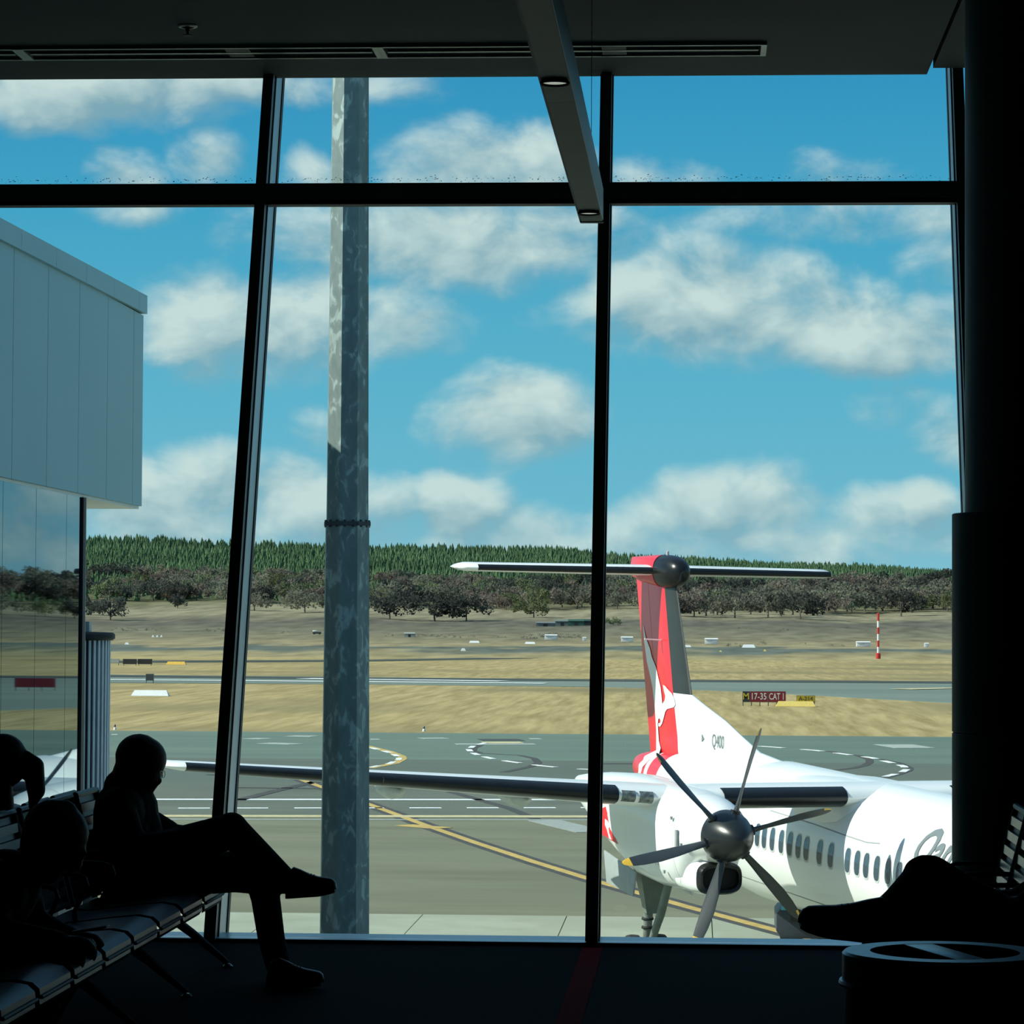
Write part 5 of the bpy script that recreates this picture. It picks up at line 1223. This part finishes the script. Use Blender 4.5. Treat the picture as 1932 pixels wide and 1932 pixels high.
# ------------------------------------------------------------------ beam seating
M_seat = pm('seat_black_vinyl', (.006, .009, .014), .40, .0, var=.2, scale=10, spec=.22)
M_rib = pm('seat_rib_metal', (.018, .028, .042), .40, .3, var=.15, scale=10)
M_beam = pm('beam_black_metal', (.030, .034, .038), .35, .5, var=.1, scale=6)
M_chr = pm('chrome_edge', (.35, .38, .40), .22, 1.0, var=.05)
def bench(name, x0, ys, face, label, legs, arms, pale=False):
    """row of linked seats along Y; x0 = front lip, face = +1 looks to +X, -1 to -X"""
    b = empty(name, (x0, ys[0], 0)); tag(b, label, 'bench')
    y00 = ys[0]
    def pt(dx, y, z): return (dx*face, y-y00, z)     # dx measured from the lip, negative = backwards
    prof = [(-.015, .345), (.0, .365), (-.004, .395), (-.03, .418), (-.09, .428), (-.20, .418), (-.33, .400), (-.44, .388), (-.50, .395)]
    under = [(x-.002, z-.026) for x, z in prof]
    ribm = pm('seat_rib_window_lit', (.45, .52, .60), .28, .85, var=.1, scale=10) if pale else M_rib  # brighter copy of the ribs: window light painted into the slats
    for y in ys:
        h = .262
        ring = [(p[0], p[1]) for p in prof] + [(p[0], p[1]) for p in reversed(under)]
        sp_ = MB().loft([[pt(x, yy, z) for x, z in ring] for yy in (y-h, y-h+.03, y, y+h-.03, y+h)]).build('seat_pan', M_seat, b, smooth='auto')
        MB().tube([pt(.003, y-h, .366), pt(.003, y+h, .366)], .008, 6).build('front_edge', M_black, sp_)
        # backrest: raked frame with horizontal slats
        def bk(t): return (-.515-.115*t, .42+.45*t)
        fr_ = MB()
        for s in (-1, 1): fr_.tube([pt(*((bk(t)[0]), y+s*(h-.014), bk(t)[1])) for t in (-.05, .3, .7, 1.0)], .014, 8)
        fr_.tube([pt(bk(1)[0], y-h+.014, bk(1)[1]), pt(bk(1)[0], y+h-.014, bk(1)[1])], .015, 8)
        fr_.tube([pt(bk(0)[0], y-h+.014, bk(0)[1]), pt(bk(0)[0], y+h-.014, bk(0)[1])], .015, 8)
        # back sheet closes the frame
        fr_.loft([[pt(bk(t)[0]-.010, yy, bk(t)[1]) for t in (0, .5, 1)] + [pt(bk(t)[0]-.022, yy, bk(t)[1]) for t in (1, .5, 0)] for yy in (y-h+.01, y+h-.01)])
        fo = fr_.build('backrest', M_seat, b, smooth='auto')
        for k in range(6):
            t0 = .09+.145*k; t1 = t0+.085; a, c = bk(t0), bk(t1)
            MB().hexa([pt(a[0]-.012, y-h+.025, a[1]), pt(a[0]+.006, y-h+.025, a[1]), pt(a[0]+.006, y+h-.025, a[1]), pt(a[0]-.012, y+h-.025, a[1])],
                      [pt(c[0]-.012, y-h+.025, c[1]), pt(c[0]+.010, y-h+.025, c[1]), pt(c[0]+.010, y+h-.025, c[1]), pt(c[0]-.012, y+h-.025, c[1])]).build('slat', ribm, fo)
        MB().box(pt(-.44, y-.05, .32), pt(-.22, y+.05, .385)).build('bracket', M_beam, b)
    MB().box(pt(-.36, min(ys)-.3, .262), pt(-.28, max(ys)+.3, .325)).build('beam', M_beam, b, bevel=.006)
    for y in arms:
        q = [(-.60, .600), (-.45, .604), (-.36, .600), (-.325, .585), (-.315, .555), (-.34, .50), (-.37, .44), (-.36, .33)]
        MB().tube([pt(x, y, z) for x, z in q], .011, 8).build('armrest', M_beam, b, smooth='auto')
    for y in legs:
        l = MB().tube([pt(-.32, y, .28), pt(-.16, y, .165), pt(-.01, y, .045), pt(.02, y, .02)], [.026, .022, .017, .014], 8).build('leg', M_beam, b, smooth='auto')
        MB().lathe([(.026, 0), (.026, .006), (.012, .018)], pt(.02, y, 0), n=14).build('foot', M_chr, l)
        MB().tube([pt(-.32, y, .28), pt(-.50, y, .15), pt(-.62, y, .02)], [.026, .021, .015], 8).build('leg', M_beam, b, smooth='auto')
    return b
YS = [14.5-.6*k for k in range(8)]
bench('beam_bench', -2.315, YS, 1, 'row of black slat-backed seats facing right, the bald man at its far end', (14.82, 13.62, 12.42, 11.22), [14.8-.6*k for k in range(9)])
bench('beam_bench', -3.62, [14.2-.6*k for k in range(6)], -1, 'row of black seats back to back with the first, facing left', (14.5, 13.3, 12.1), [14.5-.6*k for k in range(7)])
bench('beam_bench', 0.84, [13.8-.6*k for k in range(6)], -1, 'row of slat-backed seats facing left in front of the column', (14.1, 12.9, 11.7), [14.1-.6*k for k in range(7)], pale=True)

# ------------------------------------------------------------------ people
M_skin = pm('skin', (.16, .085, .06), .55, var=.1, scale=12); M_jack = pm('dark_jacket', (.010, .014, .020), .85, var=.25, scale=14, bump=.3); M_trou = pm('black_trousers', (.008, .008, .010), .9, var=.2, scale=14, bump=.2)
M_shoe = pm('black_leather', (.010, .009, .009), .35, var=.15, scale=10); M_hair = pm('dark_hair', (.010, .008, .007), .6, var=.3, scale=60, bump=.4); M_shirt = pm('navy_shirt', (.012, .020, .038), .85, var=.2, scale=12); M_brn = pm('brown_cloth', (.020, .012, .010), .9, var=.2, scale=12)
def capsule(mb, p0, p1, r0, r1, n=14, m=5):
    p0 = Vector(p0); p1 = Vector(p1); ax = p1-p0; ln = ax.length
    t = ax.normalized() if ln > 1e-6 else Vector((0, 0, 1))
    ref = Vector((0, 0, 1)) if abs(t.z) < .9 else Vector((1, 0, 0)); a = t.cross(ref).normalized(); b = a.cross(t)
    rings = []
    for i in range(m+1):
        th = -math.pi/2+math.pi/2*i/m; rings.append((p0+t*r0*math.sin(th), max(r0*math.cos(th), r0*.02)))
    for i in range(m+1):
        th = math.pi/2*i/m; rings.append((p1+t*r1*math.sin(th), max(r1*math.cos(th), r1*.02)))
    mb.loft([[c+a*r_*math.cos(2*math.pi*k/n)+b*r_*math.sin(2*math.pi*k/n) for k in range(n)] for c, r_ in rings])
def grow(name, prims, mats, parent=None, voxel=.010, smooth=6):
    """one continuous figure: rounded limbs fused by voxel remesh; material of each face from its nearest limb"""
    mb = MB()
    for p0, p1, r0, r1, mi in prims: capsule(mb, p0, p1, r0, r1)
    me = bpy.data.meshes.new('tmp'); me.from_pydata(mb.v, [], mb.f); me.update()
    ob = bpy.data.objects.new('tmp', me); COL.objects.link(ob)
    md = ob.modifiers.new('r', 'REMESH'); md.mode = 'VOXEL'; md.voxel_size = voxel; md.use_smooth_shade = True
    ms = ob.modifiers.new('s', 'SMOOTH'); ms.factor = .5; ms.iterations = smooth
    dg = bpy.context.evaluated_depsgraph_get(); out = bpy.data.meshes.new_from_object(ob.evaluated_get(dg)); bpy.data.objects.remove(ob); bpy.data.meshes.remove(me)
    out.name = name
    for mt in mats: out.materials.append(mt)
    n = len(out.polygons); c = np.empty(n*3); out.polygons.foreach_get('center', c); c = c.reshape(-1, 3); best = np.full(n, 1e9); idx = np.zeros(n, int)
    for p0, p1, r0, r1, mi in prims:
        a = np.array(p0, float); d = np.array(p1, float)-a; t = np.clip(((c-a)@d)/max(1e-9, d@d), 0, 1)
        ds = np.linalg.norm(c-(a+t[:, None]*d), axis=1)-(r0+(r1-r0)*t); k = ds < best; best[k] = ds[k]; idx[k] = mi
    out.polygons.foreach_set('material_index', idx.astype(np.int32)); out.polygons.foreach_set('use_smooth', [True]*n); out.update()
    return link(name, out, parent)
def fig(Yc):
    """pixel outline to points at the figure's distance; dy shifts towards (-) or away (+)"""
    sc = FPX/Yc
    def P(x, y, dy=0.0):
        q = onY(x, y, Yc); return (float(q[0]), float(q[1]+dy), float(q[2]))
    return P, (lambda px_: px_/sc)
def hand(prims, P, m, wrist, d, side, mi, scale=1.0):
    """palm, four unequal curled fingers and a thumb; d = pointing direction, side = across the knuckles"""
    w = Vector(wrist); d = Vector(d).normalized(); s = Vector(side).normalized(); dn = d.cross(s).normalized()
    if dn.z > 0: dn = -dn
    pc = w+d*.045*scale
    for k in (-1, 0, 1): prims.append((tuple(w+s*.012*k), tuple(w+d*.075*scale+s*.022*k), .014, .013, mi))
    for k, ln in zip((-1.5, -.5, .5, 1.5), (.062, .072, .068, .052)):
        a = w+d*.08*scale+s*.0175*k; b = a+d*ln*.5*scale+dn*.010; c = b+d*ln*.30*scale+dn*.026; e_ = c+dn*.018-d*.004
        prims.append((tuple(a), tuple(b), .0095, .009, mi)); prims.append((tuple(b), tuple(c), .009, .0085, mi)); prims.append((tuple(c), tuple(e_), .0085, .0075, mi))
    a = w+d*.02*scale+s*.028; b = a+d*.028+s*.022+dn*.008; c = b+d*.028+dn*.008
    prims.append((tuple(a), tuple(b), .012, .0105, mi)); prims.append((tuple(b), tuple(c), .0105, .009, mi))
def shoe(name, heel, ball, toe, up, width, parent, h=.075):
    """leather shoe: sole, rounded toe, raised collar at the heel"""
    heel, ball, toe, up = map(Vector, (heel, ball, toe, up)); f = (toe-heel).normalized(); up = (up-f*up.dot(f)).normalized(); s = f.cross(up).normalized()
    L = (toe-heel).length; st = [(-.02, .30, .55), (.03, .40, .95), (.18, .44, 1.18), (.32, .43, 1.05), (.48, .46, .86), (.65, .52, .72), (.80, .50, .62), (.92, .42, .52), (.98, .24, .40), (1.01, .06, .22)]
    rr = []
    for t, w, hh in st:
        c = heel.lerp(toe, t); lift = up*(.012*max(0, t-.7)/.3)
        ring = []
        for k in range(16):
            a = 2*math.pi*k/16; x_ = math.cos(a); z_ = math.sin(a)
            y2 = h*hh*(.5+.5*math.copysign(abs(z_)**.75, z_)) ; ring.append(c+lift+s*width*w*math.copysign(abs(x_)**.8, x_)*(1 if z_ < .2 else .85)+up*y2)
        rr.append(ring)
    o = MB().loft(rr).build(name, M_shoe, parent, smooth=True)
    so_ = MB().loft([[heel.lerp(toe, t)+up*(.012*max(0, t-.7)/.3)+s*width*w*1.06*q+up*zz for q, zz in ((-1, .004), (1, .004), (1, -.012), (-1, -.012))] for t, w, hh in st[:-1]]).build('sole', M_black, o)
    lc = MB()
    for k in range(4):
        c = heel.lerp(toe, .40+.06*k)+up*h*(.90-.045*k); lc.tube([c-s*.02-up*.004, c+up*.002, c+s*.02-up*.004], .003, 5)
    lc.build('laces', M_black, o)
    return o

def man():
    P, m = fig(14.45); pr = []
    def c(a, b, ra, rb, mi): pr.append((a, b, m(ra), m(rb), mi))
    SK, JK, TR, SH = 0, 1, 2, 3
    # head bowed over the hands
    c(P(262, 1428), P(272, 1432), 45, 43, SK); c(P(260, 1440), P(268, 1448), 40, 40, SK); c(P(283, 1425), P(288, 1440), 27, 25, SK)
    c(P(282, 1455), P(281, 1478), 25, 17, SK); c(P(279, 1484), P(283, 1489), 11, 9, SK); c(P(297, 1456), P(299, 1474), 6, 7, SK); c(P(291, 1478), P(292, 1484), 7, 5, SK)
    c(P(270, 1440, -.075), P(272, 1458, -.078), 6, 5, SK); c(P(270, 1440, .075), P(272, 1458, .078), 6, 5, SK)
    c(P(247, 1455), P(238, 1495), 34, 36, SK)
    # collar, shoulders, rounded back, belly
    c(P(228, 1484), P(246, 1505), 33, 36, JK); c(P(236, 1528, -.13), P(236, 1528, .13), 47, 47, JK); c(P(238, 1530), P(236, 1590), 62, 62, JK)
    c(P(236, 1580, -.08), P(236, 1580, .08), 58, 58, JK); c(P(238, 1600, -.06), P(240, 1640, -.06), 60, 56, JK); c(P(238, 1600, .06), P(240, 1640, .06), 60, 56, JK)
    c(P(258, 1540), P(270, 1600), 42, 46, SH)
    c(P(228, 1642, -.09), P(228, 1642, .09), 47, 47, TR)
    # arms: near and far, hands meeting on the raised knee
    c(P(243, 1530, -.20), P(270, 1592, -.23), 31, 25, JK); c(P(270, 1592, -.23), P(345, 1578, -.12), 25, 17, JK)
    c(P(242, 1530, .20), P(280, 1582, .20), 28, 24, JK); c(P(282, 1578, .20), P(348, 1574, .08), 22, 15, JK); c(P(284, 1552, .10), P(312, 1570, .14), 20, 18, JK)
    w1 = Vector(P(347, 1577, -.12)); w2 = Vector(P(350, 1571, .08))
    hand(pr, P, m, w1, (1, .35, .14), (0, 1, -.1), SK, .9); hand(pr, P, m, w2, (1, -.3, .10), (0, -1, -.1), SK, .9)
    # crossed leg (nearer)
    c(P(238, 1635, -.08), P(330, 1605, -.08), 48, 45, TR); c(P(330, 1605, -.08), P(436, 1566, -.07), 45, 33, TR); c(P(428, 1572, -.07), P(440, 1563, -.07), 33, 33, TR)
    c(P(442, 1566, -.07), P(492, 1612, -.05), 33, 27, TR); c(P(492, 1612, -.05), P(536, 1655, -.03), 27, 23, TR); c(P(534, 1660, -.03), P(540, 1664, -.03), 24, 22, TR)
    c(P(540, 1654, -.03), P(560, 1662, -.03), 15, 14, SK)
    # standing leg
    c(P(238, 1645, .09), P(350, 1656, .08), 45, 40, TR); c(P(350, 1652, .08), P(440, 1646, .05), 41, 40, TR); c(P(440, 1646, .05), P(490, 1655, .02), 40, 34, TR)
    c(P(495, 1660, .0), P(503, 1695, -.03), 33, 28, TR); c(P(503, 1695, -.03), P(516, 1765, -.08), 28, 26, TR); c(P(516, 1765, -.08), P(530, 1812, -.12), 26, 24, TR)
    c(P(531, 1815, -.12), P(528, 1832, -.13), 20, 17, SK)
    o = grow('person', pr, [M_skin, M_jack, M_trou, M_shirt], voxel=.0085, smooth=3)
    tag(o, 'bald man in a dark jacket seated sideways, one leg crossed, head bowed', 'person')
    hl = Vector(P(543, 1689, -.03)); te_ = Vector(P(636, 1682, -.03))
    shoe('shoe', hl, hl.lerp(te_, .6), te_, Vector((.12, -.0, 1)), .092, o, h=.115)
    yf = 14.25; h2 = Vector(onZ(507, 1856, .016)); t2_ = Vector(onZ(616, 1853, .016)); t2_.y = h2.y-.03
    shoe('shoe', h2, h2.lerp(t2_, .6), t2_, Vector((0, 0, 1)), .092, o, h=.105)
    g = MB()
    for s in (-1, 1):
        cc = Vector(P(306, 1461, s*.032)); pts = [cc+Vector((.004*math.cos(a), .023*math.cos(a), .018*math.sin(a))) for a in np.linspace(0, 2*math.pi, 15)]
        g.tube(pts, .0018, 5); g.tube([P(305, 1458, s*.055), P(285, 1452, s*.072), P(272, 1450, s*.080)], .0018, 5)
    g.tube([P(307, 1459, -.012), P(307, 1459, .012)], .0018, 5)
    g.build('glasses', M_chr, o)
    ph = MB().box((-.075, -.036, -.005), (.075, .036, .005)).build('phone', M_black, None, bevel=.004)
    ph.matrix_world = Matrix.Translation(P(376, 1565, -.03)) @ Matrix.Rotation(R(-12), 4, 'Y'); tag(ph, 'small dark phone held in the bald man\'s hands', 'phone')
man()

def woman():
    P, m = fig(13.0); pr = []
    def c(a, b, ra, rb, mi): pr.append((a, b, m(ra), m(rb), mi))
    c(P(-2, 1438), P(-8, 1440), 44, 42, 0); c(P(-25, 1455), P(-32, 1480), 26, 17, 0); c(P(-42, 1462), P(-48, 1470), 5, 5, 0); c(P(2, 1470), P(4, 1535), 22, 24, 0)
    c(P(0, 1565, -.12), P(0, 1565, .12), 30, 30, 1); c(P(0, 1580), P(-10, 1690), 46, 48, 1); c(P(-5, 1600, -.08), P(-5, 1600, .08), 44, 44, 1); c(P(-20, 1745, -.08), P(-20, 1745, .08), 50, 50, 2)
    for s in (-1, 1):
        c(P(-25, 1745, s*.09), P(-215, 1740, s*.08), 42, 30, 2); c(P(-215, 1740, s*.08), P(-235, 1885, s*.08), 29, 18, 2); c(P(-237, 1898, s*.08), P(-290, 1906, s*.08), 15, 11, 2)
        c(P(2, 1570, s*.19), P(-35, 1670, s*.22), 23, 18, 1); c(P(-35, 1670, s*.22), P(-130, 1700, s*.10), 18, 13, 1)
        hand(pr, P, m, Vector(P(-130, 1700, s*.10)), (-1, -s*.2, -.05), (0, s, 0), 0, .9)
    o = grow('person', pr, [M_skin, M_jack, M_trou], voxel=.011); tag(o, 'woman with a ponytail at the left edge, turned away', 'person')
    hr = [(P(4, 1430), P(-6, 1428), m(48), m(46), 0), (P(10, 1440), P(18, 1455), m(36), m(28), 0), (P(36, 1432), P(44, 1430), m(9), m(9), 0), (P(50, 1430), P(64, 1446), m(14), m(20), 0), (P(64, 1446), P(68, 1492), m(20), m(18), 0), (P(68, 1492), P(58, 1532), m(17), m(4), 0), (P(16, 1470), P(22, 1482), m(12), m(5), 0)]
    grow('hair', hr, [M_hair], o, voxel=.010, smooth=3)
    MB().lathe([(m(11), -m(4)), (m(12), 0), (m(11), m(4))], (0, 0, 0), n=14).build('hair_tie', pm('hair_tie_pale', (.3, .36, .36), .4), o).data.transform(Matrix.Translation(P(42, 1431)) @ Matrix.Rotation(R(90), 4, 'Y'))
woman()

def huncher():
    P, m = fig(11.5); pr = []
    def c(a, b, ra, rb, mi): pr.append((a, b, m(ra), m(rb), mi))
    c(P(104, 1572), P(112, 1580), 54, 54, 0); c(P(128, 1605), P(136, 1626), 30, 22, 0); c(P(157, 1602), P(162, 1612), 6, 6, 0); c(P(80, 1620), P(40, 1655), 36, 40, 0)
    c(P(15, 1680, -.10), P(15, 1680, .14), 50, 50, 1); c(P(10, 1670), P(-40, 1750), 70, 72, 1); c(P(-45, 1760, -.09), P(-45, 1760, .09), 60, 60, 2)
    c(P(6, 1648, -.16), P(8, 1740, -.19), 38, 30, 1); c(P(8, 1748, -.19), P(120, 1770, -.10), 29, 20, 1); c(P(14, 1660, .2), P(40, 1740, .2), 34, 28, 1); c(P(40, 1745, .2), P(125, 1768, .06), 26, 18, 1)
    hand(pr, P, m, Vector(P(120, 1768, -.10)), (1, .15, .06), (0, 1, 0), 0, 1.0); hand(pr, P, m, Vector(P(125, 1766, .06)), (1, -.2, .05), (0, -1, 0), 0, 1.0)
    for s in (-1, 1):
        c(P(-40, 1772, s*.10), P(140, 1802, s*.11), 44, 34, 2); c(P(140, 1804, s*.11), P(60, 1960, s*.10), 33, 22, 2); c(P(55, 1992, s*.10), P(120, 2003, s*.10), 17, 14, 2)
    o = grow('person', pr, [M_skin, M_brn, M_trou], voxel=.011); tag(o, 'person with bushy dark hair hunched over their hands in the nearest seat', 'person')
    hr = [(P(102, 1566), P(110, 1572), m(60), m(58), 0), (P(85, 1590), P(80, 1620), m(44), m(34), 0), (P(130, 1570), P(140, 1585), m(32), m(24), 0), (P(92, 1535), P(122, 1535), m(26), m(26), 0), (P(62, 1580), P(60, 1600), m(24), m(24), 0), (P(100, 1620), P(92, 1645), m(36), m(24), 0)]
    g = np.random.default_rng(5)
    for _ in range(46):
        d = g.normal(size=3); d /= np.linalg.norm(d); q = Vector(P(104, 1578))+Vector(d*[.11, .11, .125]); hr.append((tuple(q), tuple(q+Vector(d)*.012), .020, .012, 0))
    grow('hair', hr, [M_hair], o, voxel=.010, smooth=2)
    ph = MB().box((-.07, -.035, -.005), (.07, .035, .005)).build('phone', M_black, None, bevel=.004); ph.matrix_world = Matrix.Translation(P(172, 1752, -.02)) @ Matrix.Rotation(R(-10), 4, 'Y'); tag(ph, 'dark phone in the hands of the hunched person', 'phone')
huncher()

def sitter():
    P, m = fig(11.0); pr = []
    def c(a, b, ra, rb, mi): pr.append((a, b, m(ra), m(rb), mi))
    TR, JK, SK = 0, 1, 2
    # torso mostly outside the frame at the right, facing left
    c(P(2010, 1730, -.09), P(2010, 1730, .09), 62, 62, TR); c(P(2020, 1690), P(2050, 1560), 78, 80, JK); c(P(2050, 1540, -.14), P(2050, 1540, .14), 52, 52, JK); c(P(2055, 1480), P(2050, 1440), 30, 28, SK); c(P(2035, 1395), P(2040, 1410), 48, 46, SK); c(P(2010, 1425), P(2012, 1440), 30, 20, SK)
    c(P(2045, 1550, -.2), P(2020, 1670, -.24), 34, 27, JK); c(P(2020, 1670, -.24), P(1930, 1690, -.15), 26, 19, JK); c(P(2045, 1550, .2), P(2020, 1660, .24), 34, 27, JK); c(P(2020, 1660, .24), P(1935, 1690, .1), 26, 19, JK)
    hand(pr, P, m, Vector(P(1930, 1690, -.15)), (-1, .2, -.1), (0, -1, 0), SK); hand(pr, P, m, Vector(P(1935, 1690, .1)), (-1, -.2, -.1), (0, 1, 0), SK)
    # crossed leg: thigh up to the knee, shin coming down to the left and towards the viewer
    c(P(2000, 1760, -.10), P(1880, 1738, -.10), 60, 56, TR); c(P(1880, 1738, -.10), P(1790, 1682, -.12), 56, 47, TR); c(P(1790, 1680, -.12), P(1750, 1650, -.14), 46, 43, TR); c(P(1738, 1640, -.14), P(1728, 1640, -.16), 34, 30, TR)
    c(P(1742, 1652, -.14), P(1690, 1690, -.30), 42, 36, TR); c(P(1690, 1690, -.30), P(1650, 1712, -.40), 36, 30, TR); c(P(1700, 1710, -.2), P(1790, 1730, -.1), 46, 50, TR)
    # supporting leg
    c(P(2000, 1735, .09), P(1680, 1750, .04), 62, 48, TR); c(P(1672, 1755, .03), P(1660, 1960, .0), 46, 32, TR); c(P(1655, 1990, .0), P(1590, 1998, .0), 26, 20, TR)
    o = grow('person', pr, [M_trou, M_brn, M_skin], voxel=.011); tag(o, 'person seated at the right edge with one leg crossed, mostly outside the frame', 'person')
    h1 = Vector(P(1668, 1748, -.42)); t1 = Vector(P(1497, 1722, -.46)); shoe('shoe', h1, h1.lerp(t1, .6), t1, Vector((-.08, -.35, 1)), .095, o, h=.125)
sitter()
